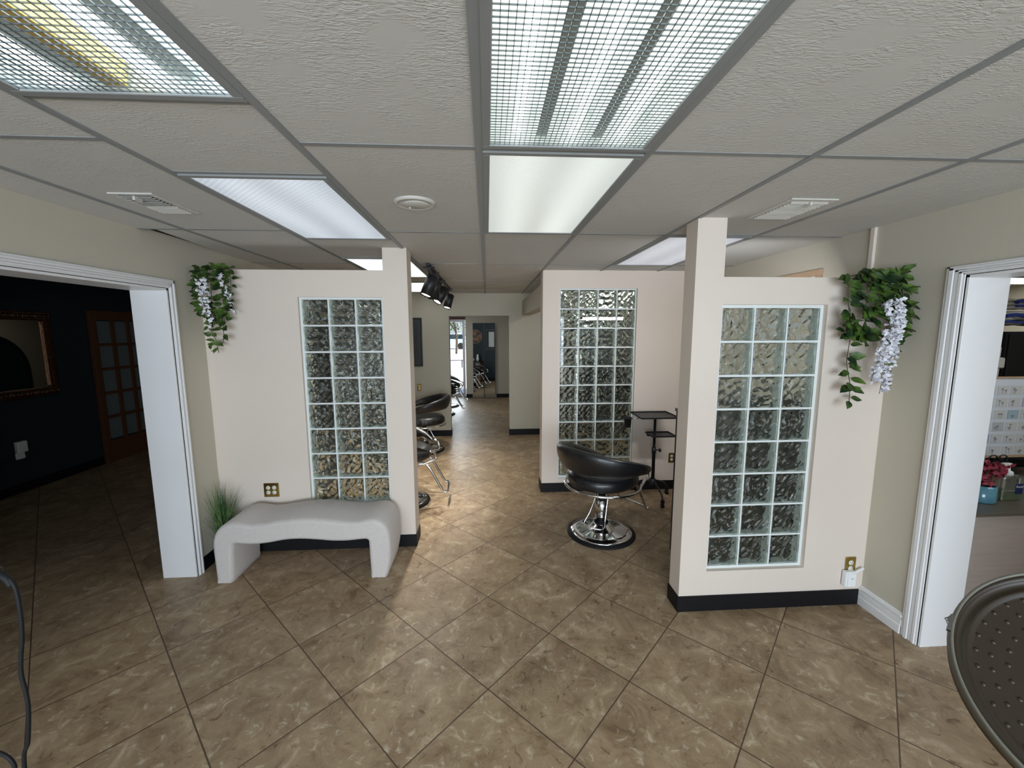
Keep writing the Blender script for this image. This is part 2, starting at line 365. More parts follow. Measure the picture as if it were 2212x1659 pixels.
# glass blocks
def blockmesh(seed):
    bm = bmesh.new(); a = 0.095; n = 40; rnd = random.Random(seed); off = Vector((rnd.uniform(0, 50), rnd.uniform(0, 50), 0))
    def h(u, v):
        e = min(1, (a-abs(u))/0.014)*min(1, (a-abs(v))/0.014); e = max(0, e)
        p = Vector((u*17, v*17, 0))+off
        ridg = 1-abs(mnoise.noise(p))*2.2
        d = mnoise.noise(Vector(((u+v)*11, (u-v)*28, 3.3))+off)
        return 0.0105*e*(ridg*0.55+d*0.6)
    for ys, sgn in ((0.0, 1), (0.078, -1)):
        # outer flat face at ys, inner wavy face
        out = [[bm.verts.new((-a+2*a*i/n, ys, -a+2*a*j/n)) for j in range(n+1)] for i in (range(n+1))]
        inn = [[bm.verts.new((-a+2*a*i/n, ys+sgn*(0.008+h(-a+2*a*i/n, (-a+2*a*j/n)*sgn)), -a+2*a*j/n)) for j in range(n+1)] for i in range(n+1)]
        for g, fl in ((out, 0), (inn, 1)):
            for i in range(n):
                for j in range(n):
                    q = [g[i][j], g[i+1][j], g[i+1][j+1], g[i][j+1]]
                    f = bm.faces.new(q); f.smooth = True; f.material_index = 0
        for i in range(n):
            for A, B, C_, D in ((out[i][0], out[i+1][0], inn[i+1][0], inn[i][0]), (out[i][n], out[i+1][n], inn[i+1][n], inn[i][n]), (out[0][i], out[0][i+1], inn[0][i+1], inn[0][i]), (out[n][i], out[n][i+1], inn[n][i+1], inn[n][i])):
                f = bm.faces.new((A, B, C_, D)); f.material_index = 0
    # side rim of the block, a hollow square of pale green glass
    t = 0.0035
    b_ = a-0.0002
    for (x0, x1, z0, z1) in ((-b_, -b_+t, -b_, b_), (b_-t, b_, -b_, b_), (-b_+t, b_-t, -b_, -b_+t), (-b_+t, b_-t, b_-t, b_)):
        box(bm, x0, x1, 0.0135, 0.0645, z0, z1, 1)
    bmesh.ops.recalc_face_normals(bm, faces=bm.faces)
    me = bpy.data.meshes.new('glass_block'); bm.to_mesh(me); bm.free()
    me.materials.append(M['glass']); me.materials.append(M['glassedge'])
    return me
BM = [blockmesh(s) for s in (3, 11, 19, 27)]
def blockwindow(name, op, x0, ztop, nc, nr, yf, ywall0, ywall1):
    p = 0.2035; ox0, ox1, oz0, oz1 = op; bw = 0.190
    y0, y1 = yf+0.004, yf+0.074
    L = []
    # mortar joints
    xs = [x0+i*p for i in range(nc)]
    zs = [ztop-j*p for j in range(nr)]
    L.append((ox0, xs[0], y0, y1, oz0, oz1)); L.append((xs[-1]+bw, ox1, y0, y1, oz0, oz1))
    for i in range(nc-1): L.append((xs[i]+bw, xs[i+1], y0, y1, oz0, oz1))
    for i in range(nc):
        L.append((xs[i], xs[i]+bw, y0, y1, ztop, oz1)); L.append((xs[i], xs[i]+bw, y0, y1, oz0, zs[-1]-bw))
        for j in range(nr-1): L.append((xs[i], xs[i]+bw, y0, y1, zs[j+1], zs[j]-bw))
    fr = boxes(name, L, M['mortar'])
    rnd = random.Random(nc*nr)
    for j in range(nr):
        for i in range(nc):
            o = bpy.data.objects.new('glass_block', BM[rnd.randrange(4)]); COL.objects.link(o); o.parent = fr
            o.location = (xs[i]+bw/2, yf, zs[j]-bw/2)
    return fr
blockwindow('window_1', (-1.430, -0.797, 0.36, 2.03), -1.411, 2.012, 3, 8, 3.262, 3.24, 3.41)
blockwindow('window_2', (1.362, 2.003, 0.264, 1.917), 1.384, 1.898, 3, 8, 2.347, 2.32, 2.45)
blockwindow('window_3', (0.765, 1.592, 0.155, 2.217), 0.778, 2.199, 4, 10, 4.332, 4.31, 4.49)

# baseboards
h = 0.103
bb = dict(bevel=0.004)
boxes('baseboard_left_half', [(XL+0.002, -0.598, 3.233, 3.24, 0, h), (-0.605, -0.598, 3.24, 3.417, 0, h), (XL+0.002, -0.598, 3.41, 3.417, 0, h)], M['vinyl'])
boxes('baseboard_right_half', [(1.183, XR-0.024, 2.312, 2.319, 0, h), (1.183, 1.19, 2.319, 2.458, 0, h), (1.183, XR-0.002, 2.451, 2.458, 0, h)], M['vinyl'])
boxes('baseboard_center_right', [(0.577, XR-0.002, 4.302, 4.309, 0, h), (0.577, 0.584, 4.309, 4.497, 0, h)], M['vinyl'])
boxes('baseboard_far', [(XL+0.01, -0.62, 6.862, 6.869, 0, h), (-0.627, -0.62, 6.869, 7.03, 0, h), (0.365, XR-0.01, 6.862, 6.869, 0, h), (0.365, 0.372, 6.869, 7.03, 0, h)], M['vinyl'])
boxes('baseboard_left', [(XL, XL+0.007, 2.985, 3.232, 0, h), (XL, XL+0.007, 3.42, 6.86, 0, h)], M['vinyl'])
boxes('baseboard_right', [(XR-0.018, XR, 2.045, 2.319, 0, 0.088), (XR-0.012, XR, 2.045, 2.319, 0.088, 0.105), (XR-0.022, XR, 2.045, 2.319, 0.105, 0.118), (XR-0.009, XR, 2.045, 2.319, 0.118, 0.128), (XR-0.023, XR, 2.045, 2.319, 0, 0.055)], M['white'], bevel=0.003)

# door casings: fluted profile, head and jamb lining
def casing(name, xw, s, yo, yi, zo, zi, xfar, ynear):
    # s = +1: casing stands proud towards +x (left wall), -1 for the right wall
    L = []
    def px(d): return (min(xw, xw+s*d), max(xw, xw+s*d))
    W = yo-yi
    for f0, f1, d in ((0.0, 0.12, 0.012), (0.12, 0.30, 0.018), (0.34, 0.52, 0.015), (0.56, 0.80, 0.021), (0.80, 1.0, 0.014), (0.0, 1.0, 0.009)):
        y0 = yi+W*f0; y1 = yi+W*f1; xx = px(d)
        L.append((xx[0], xx[1], y0, y1, 0, zi+(zo-zi)*f1))
        L.append((xx[0], xx[1], ynear-W*f1, y1, zi+(zo-zi)*f0, zi+(zo-zi)*f1))
        L.append((xx[0], xx[1], ynear-W*f1, ynear-W*f0, 0, zi+(zo-zi)*f1))
    o = boxes(name, L, M['white'], bevel=0.0015, seg=1)
    xa, xb = min(xw, xfar), max(xw, xfar)
    xa -= 0.004; xb += 0.004
    boxes(name+'_lining', [(xa, xb, yi-0.016, yi-0.001, 0, zi-0.002), (xa, xb, ynear, ynear+0.015, 0, zi-0.002), (xa, xb, ynear, yi-0.001, zi-0.017, zi-0.002)], M['white'], bevel=0.002, seg=1)
    return o
casing('trim_1', XL, 1, 2.972, 2.918, 2.116, 2.060, JL, 0.9)
casing('trim_2', XR, -1, 2.044, 1.957, 2.090, 2.043, JR, 0.9)
# vertical strip where the right wall steps, over the half wall
boxes('trim_3', [(XR-0.02, XR, 2.47, 2.50, 2.0, HC)], M['paint'], bevel=0.003)
# boxed duct on the far right
boxes('trim_4', [(0.585, 0.72, 4.49, 6.87, 2.035, 2.27)], M['paint2'])

# left side room (dark teal) and its walls
boxes('wall_teal_side', [(-5.4, -5.2, 0.3, 8.7, 0, 2.6)], M['teal'])
boxes('wall_teal_far', [(-5.2, JL, 8.5, 8.65, 0, 2.6)], M['teal'])
boxes('wall_teal_near', [(-5.2, JL, 0.2, 0.3, 0, 2.6)], M['teal'])
boxes('wall_teal_inner', [(JL-0.012, JL, 0.3, 0.9, 0, HC), (JL-0.012, JL, 2.92, 8.5, 0, HC), (JL-0.012, JL, 0.9, 2.92, 2.06, HC)], M['paint2'])
boxes('baseboard_teal', [(-5.2, -5.19, 0.3, 5.68, 0, h)], M['vinyl'])
# right side room
boxes('wall_right_room_far', [(JR, 7.6, 5.6, 5.8, 0, 2.6)], M['paint2'])
boxes('wall_right_room_side', [(7.5, 7.7, 0.3, 5.6, 0, 2.6)], M['paint2'])
boxes('wall_right_room_near', [(JR, 7.5, 0.1, 0.3, 0, 2.6)], M['paint2'])
# back hall behind the far opening
boxes('wall_hall_left', [(JL, -2.15, 7.04, 11.3, 0, 2.6)], M['paint2'])
boxes('wall_hall_right', [(1.6, 1.8, 7.03, 11.3, 0, 2.6)], M['paint2'])
boxes('wall_hall_back', [(-0.568, 1.6, 10.95, 11.3, 0, 2.6), (-2.15, -1.62, 11.2, 11.3, 0, 2.6), (-1.62, -0.568, 11.2, 11.3, 2.17, 2.6)], M['paint2'])
boxes('wall_hall_teal', [(-2.15, -0.629, 7.031, 7.045, 0, HC), (0.374, 1.6, 7.031, 7.045, 0, HC)], M['teal'])
boxes('baseboard_hall', [(-0.575, -0.40, 10.942, 10.949, 0, h), (0.24, 1.6, 10.942, 10.949, 0, h), (-0.575, -0.568, 10.949, 11.2, 0, h), (-2.15, -0.64, 7.046, 7.053, 0, h)], M['vinyl'])

# ceiling: drop-in tiles with the lamps' openings left out, T-bar grid
cols = [-2.46, -1.855, -1.245, -0.6355, -0.022, 0.5837, 1.193, 1.803, 2.4125]
rows = [-3.0, -2.144, -0.925, 0.294, 1.513, 2.732, 3.951, 5.17, 6.39, 7.0]
colrows = {}
for i in range(8): colrows[i] = list(rows)
colrows[2] = [-3.0, -1.20, 0.02, 1.262, 1.792, 2.952, 3.66, 4.90, 5.36, 6.66, 7.0]
LAMPCELLS = {(2, 2), (2, 4), (2, 6), (2, 8), (4, 3), (4, 4), (6, 5)}
bmc = bmesh.new(); bmg = bmesh.new()
for i in range(8):
    rr = colrows[i]
    for j in range(len(rr)-1):
        x0, x1, y0, y1 = cols[i], cols[i+1], rr[j], rr[j+1]
        if i == 0: x0 = XL-0.02
        if (i, j) not in LAMPCELLS:
            if i == 0 and abs(y0-2.732) < 0.01:   # short tile leaves an open sliver by the wall
                vs = [(-2.035, y0), (x1, y0), (x1, y1), (-2.128, y1), (-2.126, y0+0.95)]
                vb = [bmc.verts.new((a, b, HC)) for a, b in vs]; vt = [bmc.verts.new((a, b, HC+0.015)) for a, b in vs]
                bmc.faces.new(vb[::-1]); bmc.faces.new(vt)
                for q in range(5): bmc.faces.new((vb[q], vb[(q+1) % 5], vt[(q+1) % 5], vt[q]))
            else: box(bmc, x0, x1, y0, y1, HC, HC+0.015)
        if j > 0: box(bmg, x0+0.0, x1, y0-0.012, y0+0.012, HC-0.0022, HC)
for i in range(1, 8):
    box(bmg, cols[i]-0.0125, cols[i]+0.0125, -2.8, 6.87, HC-0.0055, HC)
# left and right rooms and hall ceilings, plain
box(bmc, -5.2, JL, 0.3, 8.5, HC, HC+0.015); box(bmc, JR, 7.5, 0.3, 5.6, HC, HC+0.015); box(bmc, -2.15, 1.6, 7.03, 11.2, HC, HC+0.015)
struct('ceiling', bmc, M['ceil'])
struct('trim_5', bmg, M['tbar'])
boxes('trim_6', [(XL, XL+0.006, -2.8, 6.87, HC+0.016, 2.6)], M['roof'])
boxes('ceiling_deck', [(-5.4, 7.7, -3.0, 11.3, 2.62, 2.72)], M['roof'])

# ------------------------------------------------------------------ ceiling lamps
def lamp(label, x0, x1, y0, y1, dm, louvre=None, group='ceiling light panels'):
    cx, cy = (x0+x1)/2, (y0+y1)/2; w, l = (x1-x0)/2, (y1-y0)/2
    t = thing('ceiling_light', label, 'ceiling light', (cx, cy, HC), 0, group)
    fw = 0.026
    bm = bmesh.new()
    for b in ((-w, w, -l, -l+fw), (-w, w, l-fw, l), (-w, -w+fw, -l+fw, l-fw), (w-fw, w, -l+fw, l-fw)): box(bm, b[0], b[1], b[2], b[3], -0.009, 0.004)
    obj('frame', bm, M['tbar'], t, bevel=0.002, seg=1)
    bm = bmesh.new()
    zt = 0.115
    box(bm, -w, w, -l, l, zt, zt+0.006); box(bm, -w, -w+0.004, -l, l, 0.004, zt); box(bm, w-0.004, w, -l, l, 0.004, zt); box(bm, -w, w, -l, -l+0.004, 0.004, zt); box(bm, -w, w, l-0.004, l, 0.004, zt)
    obj('housing', bm, M['reflector'], t)
    if louvre is None:
        bm = bmesh.new(); box(bm, -w+fw, w-fw, -l+fw, l-fw, -0.004, 0.0)
        obj('diffuser', bm, dm, t)
    else:
        # open louvre with tubes above it
        tm = M['tube'] if louvre == 'plain' else M['tube_blue']
        bm = bmesh.new()
        for ux in ((-0.17, 0.02, 0.19) if louvre == 'plain' else (-0.2, 0.06, 0.225)):
            tube(bm, [(ux, -l+0.02, 0.05), (ux, l-0.02, 0.05)], 0.017, 10)
        obj('tubes', bm, tm, t)
        bm = bmesh.new()
        if louvre == 'plain':
            for ux in (-0.09, 0.10): box(bm, ux-0.018, ux+0.018, -l+0.02, l-0.02, 0.03, 0.112)
            obj('reflector', bm, M['greyreflector'], t)
        else:
            for ux in (-0.125, 0.14): box(bm, ux-0.035, ux+0.035, -l+0.02, l-0.02, 0.045, 0.112)
            obj('reflector', bm, M['greyreflector'], t)
            bm = bmesh.new(); box(bm, -0.055, 0.0, -l+0.02, l-0.02, 0.012, 0.11); obj('ballast_cover', bm, M['yellow'], t, bevel=0.004)
        bm = bmesh.new(); p = 0.0165 if louvre == 'plain' else 0.0195
        nx = int((2*(w-fw))/p); ny = int((2*(l-fw))/p); px_ = 2*(w-fw)/nx; py_ = 2*(l-fw)/ny
        for i in range(nx+1): x = -w+fw+i*px_; box(bm, x-0.0007, x+0.0007, -l+fw, l-fw, -0.004, -0.0008)
        for j in range(ny+1): y = -l+fw+j*py_; box(bm, -w+fw, w-fw, y-0.0007, y+0.0007, -0.004, -0.0008)
        obj('louvre', bm, M['louvre'], t)
    return t
g = 0.0125
lamp('square gridded light panel with a yellow stripe at the top left', cols[2]+g, cols[3]-g, 0.032, 1.250, None, 'yellow')
lamp('bluish white ribbed light panel above the bench, left of the round ceiling disc', cols[2]+g, cols[3]-g, 1.804, 2.940, M['diff_cool'])
lamp('light panel seen above the left half wall, left of its post', cols[2]+g, cols[3]-g, 3.672, 4.888, M['diff_bright'])
lamp('farthest light panel, behind the first black spotlight', cols[2]+g, cols[3]-g, 5.372, 6.648, M['diff_bright'])
lamp('big gridded light panel with lengthwise bright stripes at the top centre', cols[4]+g, cols[5]-g, 0.306, 1.501, None, 'plain')
lamp('greenish white plain light panel touching the big gridded panel', cols[4]+g, cols[5]-g, 1.525, 2.720, M['diff_green'])
lamp('dim crinkled light panel crossed by the right half wall post', cols[6]+g, cols[7]-g, 2.744, 3.939, M['diff_dim'])
# lamp of the right room
t = thing('ceiling_light', 'light panel seen through the right doorway', 'ceiling light', (6.7, 4.9, HC), 0, 'ceiling light panels')
bm = bmesh.new(); box(bm, -0.6, 0.6, -0.3, 0.3, -0.012, 0); obj('frame', bm, M['tbar'], t)
bm = bmesh.new(); box(bm, -0.57, 0.57, -0.27, 0.27, -0.016, -0.012); obj('diffuser', bm, M['diff_strong'], t)
t = thing('ceiling_light', 'light panel above the reception counter', 'ceiling light', (3.9, 1.55, HC), 0, 'ceiling light panels')
bm = bmesh.new(); box(bm, -0.6, 0.6, -0.3, 0.3, -0.012, 0); obj('frame', bm, M['tbar'], t)
bm = bmesh.new(); box(bm, -0.57, 0.57, -0.27, 0.27, -0.016, -0.012); obj('diffuser', bm, M['diff_strong'], t)

for lb, x, y in (('unseen light panel added to brighten the hall behind the far opening', -0.9, 9.2), ('unseen light panel added to brighten the bay behind the four-column glass block wall', 1.7, 5.7)):
    t = thing('ceiling_light', lb, 'ceiling light', (x, y, HC), 0, 'ceiling light panels')  # panels added out of view to brighten the hall and the bay
    bm = bmesh.new(); box(bm, -0.3, 0.3, -0.6, 0.6, -0.012, -0.006); obj('frame', bm, M['tbar'], t)
    bm = bmesh.new(); box(bm, -0.27, 0.27, -0.57, 0.57, -0.016, -0.012); obj('diffuser', bm, M['diff_strong'], t)
# round ceiling disc
t = thing('smoke_detector', 'round off-white disc on the ceiling tile', 'smoke detector', (-0.348, 2.13, HC))
bm = bmesh.new(); lathe(bm, [(0, -0.012), (0.07, -0.012), (0.082, -0.008), (0.085, -0.014), (0.097, -0.010), (0.1, 0)], 48); obj('rim', bm, M['vent'], t)
bm = bmesh.new(); lathe(bm, [(0, -0.017), (0.055, -0.017), (0.062, -0.012), (0.062, -0.011), (0, -0.011)], 40, c=(0.008, -0.004, 0)); obj('cover', bm, M['vent'], t)
bm = bmesh.new(); lathe(bm, [(0, -0.021), (0.004, -0.021), (0.005, -0.017), (0, -0.017)], 12, c=(-0.03, 0.03, 0)); obj('light_dot', bm, M['plastic_white'], t)

# air registers
def register(label, x0, x1, y0, y1, n, dirs):
    cx, cy = (x0+x1)/2, (y0+y1)/2; w, l = (x1-x0)/2, (y1-y0)/2
    t = thing('ceiling_vent', label, 'vent', (cx, cy, HC), 0, 'ceiling air vents')
    bm = bmesh.new(); f = 0.024
    for b in ((-w, w, -l, -l+f), (-w, w, l-f, l), (-w, -w+f, -l+f, l-f), (w-f, w, -l+f, l-f)): box(bm, b[0], b[1], b[2], b[3], -0.008, 0)
    obj('frame', bm, M['vent'], t, bevel=0.003)
    bm = bmesh.new(); box(bm, -w+f, w-f, -l+f, l-f, -0.001, 0); obj('backing', bm, M['slot'], t)
    for k in range(n):
        y = -l+f+(2*l-2*f)*(k+0.5)/n; a = 0.0155
        bm = bmesh.new(); d = dirs(k)
        vs = [bm.verts.new(p) for p in ((-w+f, y-a/2, -0.002-(0.012 if d > 0 else 0)), (w-f, y-a/2, -0.002-(0.012 if d > 0 else 0)), (w-f, y+a/2, -0.002-(0.012 if d < 0 else 0)), (-w+f, y+a/2, -0.002-(0.012 if d < 0 else 0)))]
        bm.faces.new(vs)
        o = obj('slat', bm, M['vent'], t); md = o.modifiers.new('s', 'SOLIDIFY'); md.thickness = 0.0015
    bm = bmesh.new(); box(bm, -0.006, 0.004, -l+f, -l+f+0.045, -0.026, -0.008); obj('lever', bm, M['vent'], t, bevel=0.001)
register('white air vent with half its slats shut, on the left of the ceiling', -1.716, -1.52, 2.05, 2.366, 12, lambda k: 1 if k < 7 else -1)
register('white air vent above the right half wall post', 1.467, 1.706, 1.967, 2.314, 12, lambda k: -1)

# ------------------------------------------------------------------ track with spot lights
t = thing('track_rail', 'thin black lighting track on the ceiling beside the left post', 'track', (-0.54, 5.0, HC))
bm = bmesh.new(); box(bm, -0.016, 0.016, -1.10, 1.35, -0.024, 0); obj('rail', bm, M['blackmetal'], t)
def spot_mesh(t, tilt, azim):
    d = Vector((math.sin(tilt)*math.cos(azim), math.sin(tilt)*math.sin(azim), -math.cos(tilt)))
    c = Vector((0.0, 0, -0.20))
    q = Vector((0, 0, -1)).rotation_difference(d).to_matrix().to_4x4()
    bm = bmesh.new(); box(bm, -0.055, 0.055, -0.017, 0.017, -0.034, -0.0245); box(bm, -0.02, 0.02, -0.016, 0.016, -0.062, -0.034)
    obj('adapter', bm, M['blackmetal'], t, bevel=0.002)
    bm = bmesh.new(); tube(bm, [(0.0, 0.0, -0.06), (0.0, 0, -0.11), (-0.03, 0, -0.17)], 0.007, 8)
    obj('arm', bm, M['blackmetal'], t)
    bm = bmesh.new(); lathe(bm, [(0, 0.10), (0.048, 0.10), (0.055, 0.093), (0.055, -0.10), (0.050, -0.10), (0.050, -0.085), (0, -0.085)], 32)
    bmesh.ops.transform(bm, matrix=Matrix.Translation(c) @ q, verts=bm.verts); obj('housing', bm, M['blackmetal'], t)
    bm = bmesh.new(); lathe(bm, [(0, -0.090), (0.047, -0.090), (0.047, -0.0855), (0, -0.0855)], 28)
    bmesh.ops.transform(bm, matrix=Matrix.Translation(c) @ q, verts=bm.verts); obj('bulb', bm, M['led'], t)
sp = [('nearest black spotlight on the track, bulb lit', 3.99, 0.42, 3.7), ('black spotlight half hidden behind the nearest one', 4.36, 0.15, 2.6), ('black spotlight second from the far end of the track', 4.98, 0.62, 3.8), ('farthest and smallest black spotlight of the row', 5.95, 0.35, 3.9)]
for lb, y, ti, az in sp:
    t = thing('spotlight', lb, 'spotlight', (-0.54, y, HC), 0, 'black track spotlights')
    spot_mesh(t, ti, az)

# ------------------------------------------------------------------ salon chairs
def make_chair(label, loc, rz, lift=0.0, bl=0.0):
    t = thing('salon_chair', label, 'salon chair', loc, rz, 'black salon chairs')
    # local +X is the way the sitter faces
    bm = bmesh.new(); lathe(bm, [(0, 0.0), (0.292, 0.0), (0.296, 0.006), (0.292, 0.014), (0.262, 0.020), (0, 0.020)], 64); obj('base_ring', bm, M['rubber'], t)
    bm = bmesh.new(); lathe(bm, [(0, 0.018), (0.268, 0.020), (0.262, 0.030), (0.20, 0.038), (0.12, 0.046), (0.105, 0.05), (0.072, 0.095), (0.064, 0.10), (0, 0.10)], 64); obj('base', bm, M['chrome'], t)
    bm = bmesh.new(); lathe(bm, [(0, 0.095), (0.062, 0.095), (0.062, 0.112), (0, 0.112)], 32); obj('collar', bm, M['rubber'], t)
    bm = bmesh.new(); lathe(bm, [(0, 0.11), (0.055, 0.11), (0.055, 0.285+lift*0.5), (0.035, 0.287+lift*0.5), (0.035, 0.33+lift), (0, 0.33+lift)], 36); obj('column', bm, M['chrome'], t)
    bm = bmesh.new(); box(bm, -0.15, 0.15, -0.09, 0.09, 0.322, 0.338); bmesh.ops.translate(bm, vec=(0, 0, lift), verts=bm.verts); obj('seat_plate', bm, M['blackmetal'], t, bevel=0.01)
    # seat: rounded D with ruffled side
    bm = bmesh.new(); n = 96; rings = []
    def rad(a): return 0.292*(1+0.05*math.cos(2*a)) + (0.018 if math.cos(a) > 0 else 0)*math.cos(a)
    prof = [(0.0, 0.342), (0.80, 0.342), (0.95, 0.350), (1.0, 0.372), (1.005, 0.405), (0.985, 0.432), (0.955, 0.440), (0.95, 0.442), (0.90, 0.458), (0.75, 0.467), (0.4, 0.468), (0.0, 0.468)]
    for i, (f, z) in enumerate(prof):
        if f == 0: rings.append([bm.verts.new((0, 0, z+lift))]); continue
        ring = []
        for k in range(n):
            a = 2*PI*k/n; r = rad(a)*f
            if 3 <= i <= 5: r += 0.0045*math.sin(a*31+math.sin(a*7)*2)*abs(math.sin(a*0.5+1))
            ring.append(bm.verts.new((r*math.cos(a), r*math.sin(a), z+lift)))
        rings.append(ring)
    for A, B in zip(rings[:-1], rings[1:]):
        for k in range(n):
            if len(A) == 1: f = bm.faces.new((A[0], B[(k+1) % n], B[k]))
            elif len(B) == 1: f = bm.faces.new((A[k], A[(k+1) % n], B[0]))
            else: f = bm.faces.new((A[k], A[(k+1) % n], B[(k+1) % n], B[k]))
            f.smooth = True
    obj('seat', bm, M['leather'], t)
    # chrome tube: under the seat rim, rising at the front into the arms and round the back inside the pad
    def arc(a, z, r): return (r*math.cos(a), r*math.sin(a), z+lift)
    low = [arc(math.radians(d), 0.336, 0.318) for d in range(48, 313, 8)]
    for s_ in (1,):
        p0 = [arc(math.radians(-34), 0.568+bl-lift, 0.395), arc(math.radians(-28), 0.548+bl-lift, 0.422), arc(math.radians(-26), 0.50+bl-lift, 0.432), arc(math.radians(-28), 0.46+bl-lift*0.75-0.02, 0.425), arc(math.radians(-34), 0.36, 0.385), arc(math.radians(-42), 0.338, 0.345)]
        p1 = [(x, -y, z) for x, y, z in p0[::-1]]
        pth = smoothpath(p0+[arc(math.radians(-d), 0.336, 0.320) for d in range(54, 307, 10)]+p1, 4)
    # the rail runs from the left arm under the seat to the right arm (round the back)
    bm = bmesh.new(); tube(bm, pth, 0.0125, 12); obj('frame_tube', bm, M['chrome'], t)
    # backrest: padded crescent
    bm = bmesh.new(); n = 22; K = 56; rings = []
    for i in range(K+1):
        u = i/K; a = math.radians(34+u*(360-68)); c = abs(u-0.5)*2       # c: 0 at the back, 1 at the tips
        half = 0.010+0.100*(1-c**1.3); th = 0.012+0.034*(1-c**3)
        zc = 0.562+0.163*(1-c**2.4)+bl-lift
        r0 = 0.345+0.038*c**2
        ring = []
        for k in range(n):
            q = 2*PI*k/n; cs, sn = math.cos(q), math.sin(q)
            dr = th*abs(cs)**0.8*(1 if cs > 0 else -1); dz = half*abs(sn)**0.9*(1 if sn > 0 else -1)
            rr = r0+dr+dz*0.22
            wr = 0.0025*math.sin(u*90+k)*(c > 0.45)
            ring.append(bm.verts.new(((rr+wr)*math.cos(a), (rr+wr)*math.sin(a), zc+dz+lift)))
        rings.append(ring)
    for A, B in zip(rings[:-1], rings[1:]):
        for k in range(n): f = bm.faces.new((A[k], A[(k+1) % n], B[(k+1) % n], B[k])); f.smooth = True
    bm.faces.new(rings[0][::-1]); bm.faces.new(rings[-1])
    back = obj('backrest', bm, M['leather'], t, subsurf=1)
    bm = bmesh.new(); pts = []
    for i in range(3, K-2):
        u = i/K; a = math.radians(34+u*(360-68)); c = abs(u-0.5)*2
        half = 0.010+0.100*(1-c**1.3); th = 0.012+0.034*(1-c**3); zc = 0.562+0.163*(1-c**2.4)+bl-lift; r0 = 0.345+0.038*c**2
        rr = r0+th*0.62+half*0.80*0.22+0.001; pts.append((rr*math.cos(a), rr*math.sin(a), zc+half*0.80+lift))
    tube(bm, pts, 0.004, 6); obj('piping', bm, M['leather'], back)
    # footrest
    fp = smoothpath([(0.14, -0.12, 0.330+lift), (0.29, -0.135, 0.30+lift), (0.44, -0.145, 0.165), (0.482, -0.145, 0.148)], 5)
    fq = [(x, -y, z) for x, y, z in fp[::-1]]
    bm = bmesh.new(); tube(bm, [tuple(p) for p in fp]+[(0.490, -0.13, 0.146), (0.492, 0, 0.146), (0.490, 0.13, 0.146)]+fq, 0.012, 10); obj('footrest', bm, M['chrome'], t)
    # pump pedal
    bm = bmesh.new(); tube(bm, smoothpath([(-0.07, 0.0, 0.31+lift*0.5), (-0.13, 0.02, 0.22), (-0.19, 0.03, 0.125), (-0.16, -0.04, 0.105), (-0.09, -0.10, 0.10), (-0.05, -0.085, 0.18), (0.0, -0.07, 0.31+lift*0.5)], 5), 0.006, 8); obj('pump_lever', bm, M['chrome'], t)
    return t
make_chair('black leather and chrome salon chair standing before the four-column glass block wall', (0.988, 3.362, 0), math.radians(34), 0.12)
make_chair('black salon chair mostly hidden by the left post, chrome footrest sticking out', (-0.915, 4.16, 0), math.radians(2), 0.13, 0.03)
make_chair('black salon chair under the wall outlet, padded back turned to the aisle', (-0.955, 6.05, 0), math.radians(186), 0.07, 0.015)
make_chair('nearer dark salon chair of the pair by the glass door', (-1.0, 8.75, 0), math.radians(5), 0.10)
make_chair('farther dark salon chair of the pair by the glass door', (-0.98, 9.75, 0), math.radians(0), 0.10)

# ------------------------------------------------------------------ rolling tray cart
t = thing('tray_cart', 'black wheeled tray stand with two trays behind the front salon chair', 'tray stand', (1.735, 4.06, 0))
bm = bmesh.new(); lathe(bm, [(0, 0.16), (0.017, 0.16), (0.017, 0.50), (0.022, 0.50), (0.022, 0.56), (0.013, 0.56), (0.013, 0.89), (0, 0.89)], 20)
obj('pole', bm, M['blackmetal'], t)
bm = bmesh.new(); lathe(bm, [(0, 0.155), (0.03, 0.155), (0.034, 0.17), (0.034, 0.21), (0.026, 0.225), (0, 0.225)], 20); obj('hub', bm, M['blackmetal'], t)
bm = bmesh.new(); tube(bm, [(0.02, 0, 0.53), (0.05, -0.01, 0.53)], 0.006, 8); tube(bm, [(0.05, -0.01, 0.53), (0.068, -0.012, 0.53)], 0.019, 12); obj('knob', bm, M['blackmetal'], t)
for zt, cx, w, l, nm in ((0.905, -0.03, 0.195, 0.168, 'tray'), (0.70, 0.045, 0.125, 0.10, 'lower_tray')):
    bm = bmesh.new(); box(bm, cx-w, cx+w, -l-0.04, l-0.04, zt, zt+0.006)
    for b in ((cx-w, cx+w, -l-0.04, -l-0.036), (cx-w, cx+w, l-0.044, l-0.04), (cx-w, cx-w+0.004, -l-0.036, l-0.044), (cx+w-0.004, cx+w, -l-0.036, l-0.044)): box(bm, b[0], b[1], b[2], b[3], zt+0.006, zt+0.016)
    o = obj(nm, bm, M['blackmetal'], t, bevel=0.001)
    bm = bmesh.new(); box(bm, -0.08, 0.09, -0.015, 0.015, zt-0.016, zt-0.001); obj('bracket', bm, M['blackmetal'], o)
legs = [(0.012, -0.235), (0.205, 0.10), (-0.10, 0.185)]
